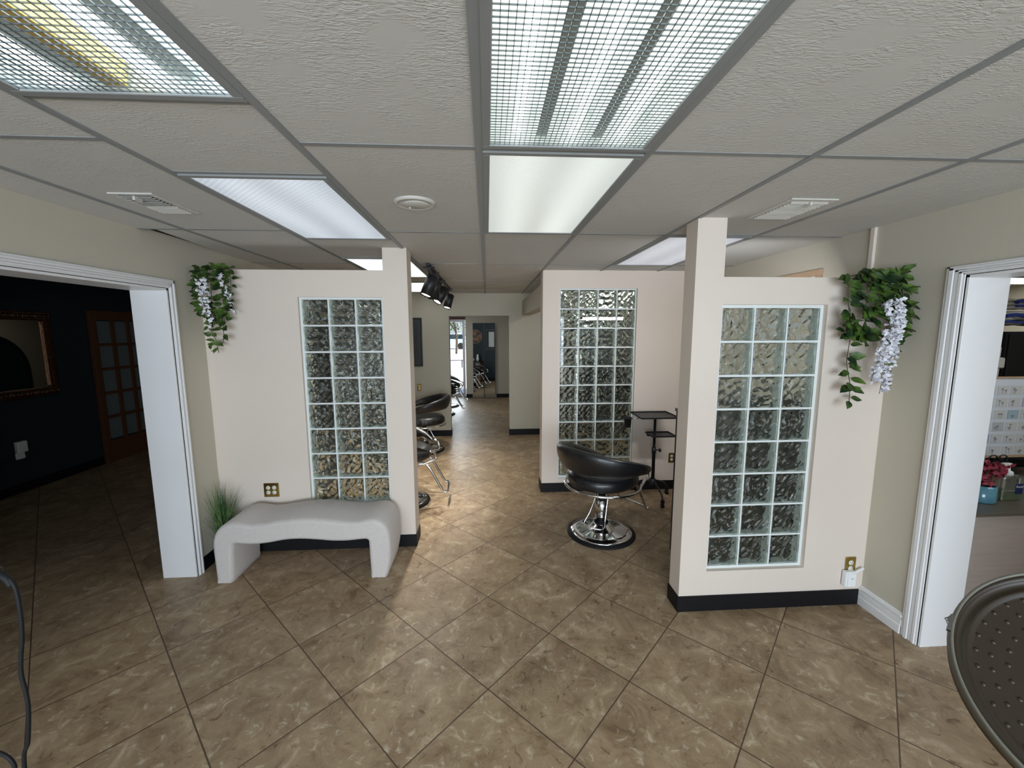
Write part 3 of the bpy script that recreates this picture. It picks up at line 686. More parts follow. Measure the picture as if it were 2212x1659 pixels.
for lx, ly in legs:
    d = Vector((lx, ly, 0)); L_ = d.length; d.normalize()
    pts = [Vector((0, 0, 0.20))+d*0.02, Vector((0, 0, 0.175))+d*(L_*0.45), Vector((0, 0, 0.13))+d*(L_*0.85), Vector((0, 0, 0.075))+d*L_]
    bm = bmesh.new(); tube(bm, smoothpath(pts, 6), 0.009, 8); lg = obj('leg', bm, M['blackmetal'], t)
    bm = bmesh.new(); tube(bm, [tuple(d*L_+Vector((-0.011, 0, 0.024))), tuple(d*L_+Vector((0.011, 0, 0.024)))], 0.024, 18); box(bm, lx-0.016, lx+0.016, ly-0.012, ly+0.012, 0.048, 0.078)
    obj('caster', bm, M['rubber'], lg)
t = thing('cup_holder', 'small black cup hanging off the left edge of the upper tray', 'cup', (1.42, 3.99, 0.80))
bm = bmesh.new(); lathe(bm, [(0, 0.0), (0.032, 0.0), (0.037, 0.09), (0.041, 0.09), (0.041, 0.1), (0.034, 0.1), (0.029, 0.006), (0, 0.006)], 24); obj('cup', bm, M['blackmetal'], t)
bm = bmesh.new(); tube(bm, [(0.038, 0, 0.085), (0.10, 0, 0.088), (0.30, 0.02, 0.1)], 0.004, 6); obj('arm', bm, M['chrome'], t)

# ------------------------------------------------------------------ bench
top = [(-1.936, 0.0), (-1.939, 0.12), (-1.942, 0.23), (-1.938, 0.31), (-1.915, 0.375), (-1.872, 0.418), (-1.815, 0.438), (-1.76, 0.438), (-1.68, 0.424), (-1.60, 0.427), (-1.51, 0.441), (-1.41, 0.453), (-1.30, 0.455), (-1.19, 0.448), (-1.09, 0.434), (-1.0, 0.421), (-0.92, 0.425), (-0.85, 0.436), (-0.79, 0.428), (-0.748, 0.395), (-0.723, 0.345), (-0.712, 0.27), (-0.716, 0.13), (-0.742, 0.0)]
inn = [(-0.862, 0.0), (-0.866, 0.14), (-0.868, 0.25), (-0.876, 0.284), (-0.93, 0.284), (-1.02, 0.278), (-1.12, 0.281), (-1.22, 0.293), (-1.34, 0.303), (-1.45, 0.299), (-1.55, 0.283), (-1.64, 0.275), (-1.73, 0.278), (-1.795, 0.284), (-1.806, 0.25), (-1.815, 0.14), (-1.822, 0.0)]
def sp2(pts, n):
    return [(p.x, p.y) for p in smoothpath([(a, b, 0) for a, b in pts], n)]
outline = sp2(top, 4)+sp2(inn, 4)
bm = bmesh.new(); ny = 7; cxm = -1.33
ringsv = []
yy = [2.812, 2.822, 2.845, 3.01, 3.16, 3.183, 3.195]; ins = [0.024, 0.008, 0.0, 0.0, 0.0, 0.008, 0.022]
import mathutils
npt = len(outline)
nor = []
for i in range(npt):
    a = Vector((*outline[i-1], 0)); b = Vector((*outline[(i+1) % npt], 0)); d = (b-a).normalized(); nor.append((-d.y, d.x))
for y, s_ in zip(yy, ins):
    ring = []
    for i, (x, z) in enumerate(outline):
        fx = -nor[i][0]*s_; fz = -nor[i][1]*s_
        zz = z+fz if z > 0.001 else 0.0
        ring.append(bm.verts.new((x+fx if z > 0.001 else x+(s_*0.5 if (x < -1.9 or (-0.88 < x < -0.80)) else -s_*0.5), y, max(0, zz))))
    ringsv.append(ring)
for A, B in zip(ringsv[:-1], ringsv[1:]):
    for i in range(npt): bm.faces.new((A[i], A[(i+1) % npt], B[(i+1) % npt], B[i])).smooth = True
bm.faces.new(ringsv[0]); bm.faces.new(ringsv[-1][::-1])
bench = obj('bench', bm, M['boucle'], bevel=0.0)
tag(bench, 'wavy light grey boucle bench against the left half wall', 'bench')
bn_n = nor

# ------------------------------------------------------------------ plants
def leaf(bm, p, d, up, L_, W, mi=0):
    d = d.normalized(); s = d.cross(up).normalized(); u = s.cross(d)
    pr = [(0, 0.06), (0.18, 0.75), (0.42, 1.0), (0.7, 0.68), (1.0, 0.02)]
    mid = []; le = []; ri = []
    for f, w in pr:
        c = p+d*(L_*f)-u*(0.22*L_*f*f)
        mid.append(bm.verts.new(c-u*(0.08*W))); le.append(bm.verts.new(c+s*(W*w/2)+u*0.02*W)); ri.append(bm.verts.new(c-s*(W*w/2)+u*0.02*W))
    for i in range(4):
        for A, B in ((le, mid), (mid, ri)):
            f = bm.faces.new((A[i], A[i+1], B[i+1], B[i])); f.material_index = mi; f.smooth = True
def petals(bm, p, rnd, s=1.0):
    for k in range(3):
        d = Vector((rnd.uniform(-1, 1), rnd.uniform(-1, 0.2), rnd.uniform(-0.9, 0.7))).normalized(); u = Vector((rnd.uniform(-1, 1), rnd.uniform(-1, 1), rnd.uniform(-1, 1))).normalized()
        leaf(bm, p, d, u, 0.023*s, 0.02*s)
def vine(label, ox, oy, oz, strands, flowers, seed, topspread, lw=1.0):
    rnd = random.Random(seed)
    t = thing('hanging_vine', label, 'hanging plant', (ox, oy, oz), 0, 'artificial vines hung in the wall corners')
    bs = bmesh.new(); bl = bmesh.new(); bf = bmesh.new(); lw_ = lw
    x0, x1 = topspread
    tube(bs, smoothpath([(x0, 0.0, -0.02), (x0*0.5+x1*0.5, -0.02, 0.008), (x1, 0.0, -0.012)], 6), 0.004, 6)
    tube(bs, smoothpath([(x0, -0.02, -0.03), (x0*0.4+x1*0.6, -0.035, -0.002), (x1, -0.02, -0.03)], 6), 0.003, 6)
    for pts, dens, size in strands:
        P = smoothpath(pts, 8); tube(bs, P, 0.0022, 5)
        tot = sum((P[i+1]-P[i]).length for i in range(len(P)-1)); n = int(tot/0.03*dens)
        for k in range(n):
            i = min(len(P)-2, int((k+rnd.random())/n*(len(P)-1))); p = P[i]
            a = rnd.uniform(0, 2*PI)
            d = Vector((math.cos(a), -abs(math.sin(a))*0.8-0.15, rnd.uniform(-0.9, 0.35)))
            up = Vector((rnd.uniform(-0.4, 0.4), -1, rnd.uniform(0.1, 0.9)))
            L_ = rnd.uniform(0.048, 0.074)*size*lw_; leaf(bl, p+d*0.008, d, up.normalized(), L_, L_*rnd.uniform(0.55, 0.72))
    for k in range(26):
        p = Vector((rnd.uniform(x0, x1), rnd.uniform(-0.06, -0.01), rnd.uniform(-0.05, 0.02)))
        a = rnd.uniform(0, 2*PI); d = Vector((math.cos(a), -abs(math.sin(a))*0.5-0.1, rnd.uniform(-0.5, 0.6)))
        L_ = rnd.uniform(0.05, 0.075)*lw; leaf(bl, p, d, Vector((0.1, -0.9, 0.6)), L_, L_*0.6)
    for pts, cnt, wd in flowers:
        P = smoothpath(pts, 8); tube(bs, P, 0.0018, 5)
        for k in range(cnt):
            u = k/cnt; i = min(len(P)-1, int(u*(len(P)-1))); taper = 1-0.65*u
            p = P[i]+Vector((rnd.uniform(-wd, wd)*taper, rnd.uniform(-0.03, 0.005), rnd.uniform(-0.01, 0.01))); petals(bf, p, rnd, 1.0*(0.85+0.3*rnd.random()))
    obj('stem', bs, M['stem'], t)
    obj('leaves', bl, M['leaf'], t)
    obj('blossoms', bf, M['petal'], t)
    return t
# left corner: spans x -2.11..-1.83, z 2.24..1.58
vine('shorter green vine with thin strings of white blossom, left wall corner', -1.97, 3.20, 2.235,
     [([(-0.10, -0.03, 0), (-0.11, -0.05, -0.12), (-0.10, -0.05, -0.26), (-0.085, -0.04, -0.36)], 3.0, 1.0),
      ([(-0.03, -0.04, 0), (-0.02, -0.06, -0.15), (-0.03, -0.05, -0.30), (-0.03, -0.04, -0.42)], 3.2, 1.0),
      ([(0.05, -0.04, 0), (0.055, -0.06, -0.15), (0.05, -0.05, -0.30), (0.04, -0.04, -0.44)], 3.2, 1.05),
      ([(0.10, -0.03, 0), (0.11, -0.04, -0.12), (0.09, -0.04, -0.24), (0.06, -0.04, -0.34)], 2.2, 0.9),
      ([(-0.04, -0.04, -0.3), (-0.07, -0.04, -0.42), (-0.03, -0.04, -0.53), (-0.02, -0.04, -0.62)], 1.0, 1.0),
      ([(0.03, -0.04, -0.36), (0.03, -0.04, -0.45), (0.01, -0.04, -0.55), (-0.09, -0.04, -0.55)], 0.9, 1.0)],
     [([(-0.075, -0.09, -0.10), (-0.06, -0.10, -0.22), (-0.055, -0.09, -0.36)], 15, 0.014), ([(-0.03, -0.10, -0.10), (-0.015, -0.11, -0.25), (-0.01, -0.10, -0.46)], 22, 0.018), ([(0.075, -0.07, -0.05), (0.10, -0.08, -0.18), (0.14, -0.05, -0.34)], 15, 0.012)], 5, (-0.13, 0.10), 0.9)
# right corner: spans x 1.97..2.39, z 2.10..1.32
vine('longer green vine with one full white blossom cluster, right wall corner', 2.20, 2.27, 2.085,
     [([(-0.15, -0.02, 0), (-0.15, -0.03, -0.14), (-0.13, -0.03, -0.26), (-0.15, -0.03, -0.33)], 2.2, 1.1),
      ([(-0.13, -0.03, -0.2), (-0.115, -0.03, -0.36), (-0.12, -0.03, -0.50), (-0.09, -0.03, -0.62), (-0.08, -0.03, -0.74)], 1.25, 1.1),
      ([(-0.05, -0.04, 0), (-0.06, -0.05, -0.15), (-0.05, -0.05, -0.30), (-0.04, -0.04, -0.38)], 2.8, 1.15),
      ([(0.04, -0.04, 0), (0.06, -0.06, -0.12), (0.05, -0.05, -0.25)], 3.0, 1.1),
      ([(0.12, -0.03, 0), (0.13, -0.05, -0.14), (0.14, -0.05, -0.30), (0.11, -0.04, -0.42)], 2.6, 1.1),
      ([(0.14, -0.03, -0.02), (0.165, -0.05, -0.16), (0.16, -0.05, -0.32)], 2.6, 1.15),
      ([(0.0, -0.04, 0.0), (0.0, -0.06, -0.14), (-0.02, -0.05, -0.26)], 3.0, 1.15),
      ([(0.10, -0.03, -0.30), (0.11, -0.04, -0.44), (0.09, -0.04, -0.62)], 0.8, 0.9)],
     [([(0.05, -0.09, -0.15), (0.03, -0.11, -0.30), (0.0, -0.10, -0.47), (-0.02, -0.09, -0.62)], 130, 0.052), ([(0.08, -0.08, -0.20), (0.08, -0.10, -0.36), (0.06, -0.09, -0.52), (0.05, -0.08, -0.68)], 90, 0.035)], 9, (-0.17, 0.16), 1.05)

# tuft of ornamental grass behind the bench
t = thing('potted_grass', 'tuft of tall green artificial grass between bench and left wall', 'potted plant', (-2.036, 3.09, 0))
bm = bmesh.new(); lathe(bm, [(0, 0), (0.055, 0), (0.068, 0.09), (0.072, 0.13), (0.066, 0.13), (0.06, 0.115), (0, 0.115)], 28); obj('pot', bm, M['blackmetal'], t)
bm = bmesh.new(); rnd = random.Random(4)
for k in range(230):
    a = rnd.uniform(0, 2*PI); sp_ = rnd.random()**0.8*0.17; Ht = rnd.uniform(0.30, 0.66)*(1-0.25*sp_/0.17)
    b0 = Vector((rnd.uniform(-0.03, 0.03), rnd.uniform(-0.03, 0.03), 0.10)); dx, dy = math.cos(a)*sp_, math.sin(a)*sp_
    if dx < -0.075: dx = -0.075
    if dy > 0.12: dy = 0.12
    if dx > 0.04: dx *= 1.25
    w = 0.0032; prev = None; q = Vector((math.cos(a+PI/2), math.sin(a+PI/2), 0)) if rnd.random() < 0.4 else Vector((1, 0, 0))
    for i in range(6):
        u = i/5; c = b0+Vector((dx*u**2.1, dy*u**2.1, Ht*u*(1-0.06*u))); ww = w*(1-u**1.5)+0.0003
        cur = (bm.verts.new(c-q*ww), bm.verts.new(c+q*ww))
        if prev: bm.faces.new((prev[0], prev[1], cur[1], cur[0]))
        prev = cur
obj('blades', bm, M['grass'], t)

# ------------------------------------------------------------------ outlets
def outlet(label, x, y, z, cols_=1, name='wall_outlet', face=M['ivory'], n=2, group='brass outlet plates'):
    t = thing(name, label, 'outlet', (x, y, z), 0, group)
    w = 0.035 if cols_ == 1 else 0.0585
    bm = bmesh.new(); box(bm, -w, w, -0.006, 0, -0.057, 0.057); obj('plate', bm, M['brass'], t, bevel=0.003)
    for i in range(cols_):
        cx = 0 if cols_ == 1 else (-0.023+0.046*i)
        for k in range(n):
            cz = 0.0195-0.039*k
            bm = bmesh.new(); lathe(bm, [(0, 0.0), (0.0155, 0.0), (0.0165, 0.0015), (0.0165, 0.003), (0, 0.003)], 24)
            bmesh.ops.rotate(bm, matrix=Matrix.Rotation(PI/2, 3, 'X'), verts=bm.verts)
            bmesh.ops.translate(bm, vec=(cx, -0.006, cz), verts=bm.verts)
            r = obj('receptacle', bm, face, t)
            bm = bmesh.new()
            for sx in (-0.006, 0.006): box(bm, cx+sx-0.0012, cx+sx+0.0012, -0.0095, -0.0085, cz, cz+0.008)
            box(bm, cx-0.002, cx+0.002, -0.0095, -0.0085, cz-0.010, cz-0.006)
            obj('slots', bm, M['slot'], r)
    return t
outlet('square brass plate with four white sockets above the bench', -1.732, 3.24, 0.516, 2)
outlet('brass outlet plate low on the right half wall, above the white plug-in', 2.314, 2.32, 0.270)
outlet('brass outlet on the far wall above the salon chair back', -1.143, 6.87, 0.843)
outlet('outlet plate behind the black tray stand', 2.045, 4.31, 0.362)
# plug-in extender
t = thing('wifi_extender', 'white plug-in device with a tilted antenna in the right half wall outlet', 'plug-in device', (2.294, 2.3145, 0.205))
bm = bmesh.new(); box(bm, -0.036, 0.036, -0.036, 0.0, -0.062, 0.04); obj('body', bm, M['plastic_white'], t, bevel=0.008, seg=3)
bm = bmesh.new(); box(bm, -0.026, 0.028, -0.041, -0.036, -0.056, 0.032); fp_ = obj('front_panel', bm, M['plastic_white'], t, bevel=0.003)
bm = bmesh.new()
for q, (a, b) in enumerate(((-0.006, -0.001), (0.001, 0.003), (0.0045, 0.0065), (0.008, 0.010))): box(bm, a, b, -0.0415, -0.041, -0.003, 0.0005)
obj('logo', bm, M['slot'], fp_)
bm = bmesh.new(); box(bm, 0, 0.062, -0.005, 0.005, -0.0065, 0.0065); bmesh.ops.rotate(bm, matrix=Matrix.Rotation(math.radians(-24), 3, 'Y'), verts=bm.verts); bmesh.ops.translate(bm, vec=(0.034, -0.02, 0.030), verts=bm.verts); obj('antenna', bm, M['plastic_white'], t, bevel=0.002)

# ------------------------------------------------------------------ things in the dark room on the left
t = thing('wall_mirror', 'rectangular mirror in an ornate bronze frame on the dark teal wall', 'mirror', (-5.2, 4.66, 1.525))
def ringframe(bm, hy, hz, fw, x0, x1):
    box(bm, x0, x1, -hy, hy, hz-fw, hz); box(bm, x0, x1, -hy, hy, -hz, -hz+fw); box(bm, x0, x1, -hy, -hy+fw, -hz+fw, hz-fw); box(bm, x0, x1, hy-fw, hy, -hz+fw, hz-fw)
bm = bmesh.new(); ringframe(bm, 0.555, 0.485, 0.10, 0.0, 0.035)
f = obj('frame', bm, M['bronze'], t, bevel=0.012, seg=3)
bm = bmesh.new(); rnd = random.Random(2)
for k in range(64):
    for side in (0, 1, 2, 3):
        if side < 2: y = -0.53+1.06*k/63; z = (0.435 if side == 0 else -0.435); d = Vector((0, rnd.uniform(-0.2, 0.2), 1))
        else: z = -0.44+0.88*k/63; y = (0.505 if side == 2 else -0.505); d = Vector((0, 1, rnd.uniform(-0.3, 0.3)))
        c = Vector((0.038, y, z)); d.normalize(); L_ = rnd.uniform(0.02, 0.038)
        tube(bm, [c-d*L_, c-d*L_*0.4+Vector((0.006, 0, 0)), c+d*L_*0.4+Vector((0.006, 0, 0)), c+d*L_], [0.002, 0.0065, 0.0065, 0.002], 6)
obj('carving', bm, M['bronze'], f)
bm = bmesh.new(); box(bm, 0.004, 0.012, -0.455, 0.455, -0.385, 0.385); obj('glass', bm, M['mirror'], t)
# arched leaner mirror on the inner side of the left wall (seen reflected)
t = thing('arched_mirror', 'arched black framed mirror reflected in the bronze framed mirror', 'mirror', (JL-0.013, 7.0, 0.0))
bm = bmesh.new(); bg = bmesh.new(); pts = [(-0.02, -0.6, 0.02)]
for k in range(0, 25): a = PI-PI*k/24; pts.append((-0.02, 0.6*math.cos(a), 1.15+0.6*math.sin(a)))
pts.append((-0.02, 0.6, 0.02)); tube(bm, [Vector(p) for p in pts], 0.016, 8, closed=True)
vs = [bg.verts.new((-0.018, p[1], p[2])) for p in pts]; bg.faces.new(vs)
obj('frame', bm, M['blackmetal'], t); o = obj('glass', bg, M['mirror'], t); md = o.modifiers.new('s', 'SOLIDIFY'); md.thickness = 0.006; md.offset = 1
# french door
dr = boxes('door_1', [(-5.2, -5.15, 5.69, 5.765, 0.0, 2.06), (-5.2, -5.15, 6.75, 6.83, 0.0, 2.06), (-5.2, -5.15, 5.765, 6.75, 1.935, 2.06), (-5.2, -5.15, 5.765, 6.75, 0.0, 0.30)], M['wood_dark'], bevel=0.004)
def dchild(nm, L, m, bevel=0.0):
    o = boxes(nm, L, m, st=False, parent=dr, bevel=bevel); return o
zs = [0.30, 0.627, 0.954, 1.281, 1.608, 1.935]; ys = [5.765, 5.765+0.985/4, 5.765+0.985/2, 5.765+0.985*0.75, 6.75]
dchild('muntin', [(-5.19, -5.152, 5.765, 6.75, z-0.018, z+0.018) for z in zs[1:-1]]+[(-5.19, -5.153, y-0.018, y+0.018, 0.30, 1.935) for y in ys[1:-1]], M['wood_dark'])
for i in range(4):
    for j in range(5):
        L = [(-5.186, -5.182, ys[i]+0.019, ys[i+1]-0.019, zs[j]+0.02+k*0.0165, zs[j]+0.02+k*0.0165+0.0125) for k in range(18)]
        dchild('blind', L, M['blinds'])
boxes('door_1_backing', [(-5.2, -5.188, 5.765, 6.75, 0.3, 1.935)], M['teal'])
bm = bmesh.new(); box(bm, 0, 0.045, -0.05, 0.05, -0.05, 0.075); box(bm, 0, 0.02, -0.055, 0.035, -0.125, -0.05)
t = obj('plug_in_freshener', bm, M['plastic_white'], bevel=0.01, seg=3); t.location = (-5.202, 4.73, 0.50); tag(t, 'small white plug-in device low on the dark teal wall', 'plug-in device')

# ------------------------------------------------------------------ right room things
t = thing('reception_counter', 'counter with streaked grey laminate front and dark top, right doorway', 'counter', (3.6, 2.08, 0))
bm = bmesh.new(); box(bm, -0.93, 1.4, 0.0, 0.70, 0, 0.695); obj('body', bm, M['laminate'], t)
bm = bmesh.new(); box(bm, -0.95, 1.42, -0.012, 0.72, 0.695, 0.718); obj('countertop', bm, M['stone'], t, bevel=0.003)
t = thing('flower_jar', 'blue textured glass jar of dark red flowers on the counter', 'flower jar', (3.045, 2.24, 0.718))
bm = bmesh.new(); lathe(bm, [(0, 0), (0.060, 0), (0.066, 0.01), (0.062, 0.105), (0.056, 0.105), (0.056, 0.012), (0, 0.012)], 32); obj('jar', bm, M['blue_glass'], t)
bm = bmesh.new(); rnd = random.Random(6)
for k in range(60):
    p = Vector((rnd.gauss(0.02, 0.055), rnd.gauss(0, 0.03), rnd.uniform(0.12, 0.24)))
    for q in range(3): leaf(bm, p, Vector((rnd.uniform(-1, 1), rnd.uniform(-1, 1), rnd.uniform(-0.6, 1))), Vector((0, -1, 0.3)), 0.03, 0.02)
obj('flowers', bm, M['redflower'], t)
bm = bmesh.new()
for k in range(12): tube(bm, [(rnd.uniform(-0.02, 0.02), 0, 0.02), (rnd.uniform(-0.06, 0.09), rnd.uniform(-0.03, 0.03), 0.20)], 0.002, 5)
obj('stems', bm, M['stem'], t)
t = thing('soap_bottle', 'clear pump bottle of green soap beside the blue jar', 'soap bottle', (3.215, 2.25, 0.718))
bm = bmesh.new(); box(bm, -0.055, 0.075, -0.03, 0.03, 0, 0.06); obj('liquid', bm, M['soap'], t, bevel=0.012, seg=3)
bm = bmesh.new(); box(bm, -0.058, 0.078, -0.033, 0.033, 0, 0.155); obj('bottle', bm, M['clear'], t, bevel=0.014, seg=3)
bm = bmesh.new(); lathe(bm, [(0, 0.155), (0.024, 0.155), (0.024, 0.18), (0.010, 0.188), (0.008, 0.225), (0, 0.225)], 20); box(bm, -0.045, 0.012, -0.008, 0.008, 0.218, 0.232); obj('pump', bm, M['plastic_white'], t)
bm = bmesh.new(); box(bm, 0.02, 0.07, -0.0345, -0.0335, 0.045, 0.11); lb_ = obj('label', bm, M['navy'], t)
def text(name, body, size, loc, rot, m, parent=None):
    cu = bpy.data.curves.new(name, 'FONT'); cu.body = body; cu.size = size; cu.extrude = 0.0002; cu.align_x = 'CENTER'
    o = bpy.data.objects.new(name, cu); COL.objects.link(o); o.location = loc; o.rotation_euler = rot; o.data.materials.append(m)
    dg = bpy.context.evaluated_depsgraph_get(); me = bpy.data.meshes.new_from_object(o.evaluated_get(dg))
    o2 = bpy.data.objects.new(name, me); COL.objects.link(o2); o2.location = loc; o2.rotation_euler = rot
    bpy.data.objects.remove(o)
    if parent: o2.parent = parent
    return o2
text('lettering', 'Purell', 0.020, (0.046, -0.0355, 0.085), (PI/2, 0, 0), M['plastic_white'], lb_)
bm = bmesh.new(); box(bm, -0.05, 0.05, -0.05, 0.05, 0, 0.008)
pts = [(0, 0, 0.008), (0, 0, 0.20)]
tube(bm, [(0, 0, 0.008), (0, 0, 0.12), (0.0, 0, 0.205)], 0.004, 8)
sw = [(0.0+0.038*(1-k/26)*math.cos(PI+k*0.42)+0.038, 0, 0.215+0.038*(1-k/26)*math.sin(PI-k*0.42)) for k in range(20)]
tube(bm, sw, 0.004, 8); tube(bm, [(-x, y, z) for x, y, z in sw], 0.004, 8)
t = obj('scroll_holder', bm, M['blackmetal']); t.location = (3.29, 2.36, 0.718); tag(t, 'black wrought iron scroll behind the soap bottle', 'stand')
# framed photo-grid board
t = thing('photo_grid_board', 'pale framed board with a grid of small prints above the counter', 'framed prints', (3.63, 2.56, 1.165))
bm = bmesh.new(); ww, hh = 0.36, 0.285
box(bm, -ww, ww, 0, 0.02, hh-0.012, hh); box(bm, -ww, ww, 0, 0.02, -hh, -hh+0.016); box(bm, -ww, -ww+0.012, 0, 0.02, -hh, hh); box(bm, ww-0.012, ww, 0, 0.02, -hh, hh); obj('frame', bm, M['wood_pale'], t)
bm = bmesh.new(); box(bm, -ww+0.012, ww-0.012, 0.006, 0.014, -hh+0.016, hh-0.012); pnl = obj('panel', bm, simple('glossy_board', rgb(224, 232, 244), 0.12, coat=0.6, var=0.02), t)
for i in range(7):
    for j in range(6):
        x = -ww+0.03+i*0.098; z = hh-0.075-j*0.085
        bm = bmesh.new(); box(bm, x, x+0.084, 0.004, 0.0055, z-0.052, z+0.012); pr_ = obj('print', bm, simple('print_tone', rgb(176+random.randint(-14, 14), 186+random.randint(-10, 10), 200), 0.5, var=0.12, vscale=30) if (i+j) % 5 == 0 else M['paper'], pnl)
for i in range(7):
    for j in range(6):
        x = -ww+0.03+i*0.098; z = hh-0.075-j*0.085
bm = bmesh.new(); rnd = random.Random(12)
for i in range(7):
    for j in range(6):
        x = -ww+0.03+i*0.098; z = hh-0.075-j*0.085
        for q in range(2):
            a = x+rnd.uniform(0.02, 0.06); b = z-rnd.uniform(0.0, 0.03)
            box(bm, a-0.001, a+0.001, 0.0032, 0.004, z-0.045, b)
            for s_ in range(5):
                an = s_*1.25; tube(bm, [(a, 0.0036, b), (a+0.012*math.cos(an), 0.0036, b+0.007*math.sin(an))], 0.0014, 4)
obj('print_drawings', bm, M['ink'], pnl)
bm = bmesh.new(); box(bm, -0.05, 0.05, 0.022, 0.12, -0.447, -0.432); box(bm, -0.02, 0.02, 0.021, 0.05, -0.432, 0.0); obj('easel', bm, M['blackmetal'], t)
# black cabinet / screen behind, with towels
t = thing('black_cabinet', 'tall black cabinet behind the framed print board', 'cabinet', (4.32, 2.86, 0))
bm = bmesh.new(); box(bm, -0.42, 0.6, 0, 0.5, 0, 1.755); obj('body', bm, M['blackmetal'], t)
bm = bmesh.new(); box(bm, -0.40, 0.08, -0.012, 0, 0.75, 1.74); obj('door', bm, M['blackmetal'], t, bevel=0.003)
bm = bmesh.new(); box(bm, 0.09, 0.58, -0.012, 0, 0.75, 1.74); obj('door', bm, M['blackmetal'], t, bevel=0.003)
def towel(name, lb, x, y, z, w, d, hgt, m1, m2):
    t = thing(name, lb, 'towel', (x, y, z), 0, 'folded towels on the black cabinet')
    bm = bmesh.new(); n = 14
    for k in range(n):
        a0 = -w/2+w*k/n
    for q in range(3):
        z0 = hgt*q/3
        P = [(-w/2+w*k/10, 0, z0+hgt/6+0.006*math.sin(k*1.3+q)) for k in range(11)]
        tube(bm, P, [hgt/6*(0.9+0.2*math.sin(k+q)) for k in range(11)], 8)
    bmesh.ops.scale(bm, vec=(1, d/(hgt/3), 1), verts=bm.verts)
    obj('cloth', bm, m1, t, subsurf=1)
    bm = bmesh.new(); tube(bm, [(-w/2+w*k/10, -d/2-0.006, hgt*0.62+0.01*math.sin(k*0.9)) for k in range(11)], 0.014, 8); tube(bm, [(-w/2+w*k/10, -d/2-0.006, hgt*0.2+0.008*math.sin(k*0.7+1)) for k in range(11)], 0.009, 8)
    obj('stripe', bm, m2, t)
    return t
towel('folded_towel', 'lower white towel with blue bands on the black cabinet', 4.16, 3.02, 1.80, 0.46, 0.22, 0.115, M['whitecloth'], M['bluecloth'])
towel('folded_towel', 'upper white and blue towel on top of the other towel', 4.22, 3.02, 1.925, 0.40, 0.20, 0.085, M['whitecloth'], M['bluecloth'])
t = thing('router', 'small pale grey stacked device left of the black cabinet', 'device', (3.86, 2.84, 0))
bm = bmesh.new(); box(bm, -0.06, 0.0, 0, 0.05, 0.0, 1.48); obj('post', bm, M['vent'], t, bevel=0.004)
bm = bmesh.new(); box(bm, -0.09, 0.028, -0.01, 0.06, 1.48, 1.562); obj('box', bm, M['vent'], t, bevel=0.012, seg=3)
bm = bmesh.new(); box(bm, -0.07, -0.005, 0, 0.05, 1.562, 1.64); obj('label_holder', bm, M['vent'], t, bevel=0.004)

# ------------------------------------------------------------------ cabinets behind the half walls
t = thing('black_unit', 'black styling station hidden behind the right half wall', 'cabinet', (1.79, 2.71, 0))
bm = bmesh.new(); box(bm, -0.37, 0.60, -0.24, 0.24, 0.06, 1.165); obj('body', bm, M['blackmetal'], t, bevel=0.003)
bm = bmesh.new(); box(bm, -0.375, 0.605, -0.245, 0.25, 1.165, 1.19); obj('top', bm, M['stone'], t, bevel=0.002)
bm = bmesh.new(); box(bm, -0.34, 0.58, -0.2, 0.2, 0, 0.06); box(bm, -0.31, 0.60, -0.22, 0.24, 1.191, 1.33); obj('plinth', bm, M['blackmetal'], t)
t = thing('black_unit', 'unseen black unit added to darken the view through the left glass blocks', 'cabinet', (-1.80, 4.1, 0))
bm = bmesh.new(); box(bm, -0.32, 0.10, -0.5, 0.5, 0, 0.85); obj('body', bm, M['blackmetal'], t, bevel=0.003)  # black masses added behind the half wall so its glass blocks look dark
bm = bmesh.new(); box(bm, -0.32, -0.28, -0.5, 1.9, 0.10, 2.1); obj('back_panel', bm, M['blackmetal'], t)
bm = bmesh.new(); box(bm, -0.30, 0.28, 2.15, 2.72, 0.0, 2.1); obj('tall_unit', bm, M['blackmetal'], t, bevel=0.004)
t = thing('unseen_cabinet', 'unseen dark cabinet added to darken the view through the four-column glass block wall', 'cabinet', (1.95, 6.55, 0))
bm = bmesh.new(); box(bm, -0.55, 0.42, -0.28, 0.28, 0, 1.95); obj('body', bm, M['blackmetal'], t, bevel=0.004)  # added out of sight to darken the four-column glass blocks
bm = bmesh.new(); box(bm, -0.53, 0.40, -0.295, -0.281, 0.08, 1.92); obj('door', bm, M['blackmetal'], t, bevel=0.003)

t = thing('half_wall_fill', 'slim unseen fill light added on the back of the right half wall', 'fill light', (1.75, 2.4495, 1.96))
bm = bmesh.new(); box(bm, -0.32, 0.32, 0.0, 0.055, -0.03, 0.03); obj('body', bm, M['plastic_white'], t, bevel=0.004)  # lamp added behind the half wall to brighten the space beyond it
bm = bmesh.new(); box(bm, -0.31, 0.31, 0.055, 0.058, -0.025, 0.025); obj('lens', bm, M['diff_bright'], t)
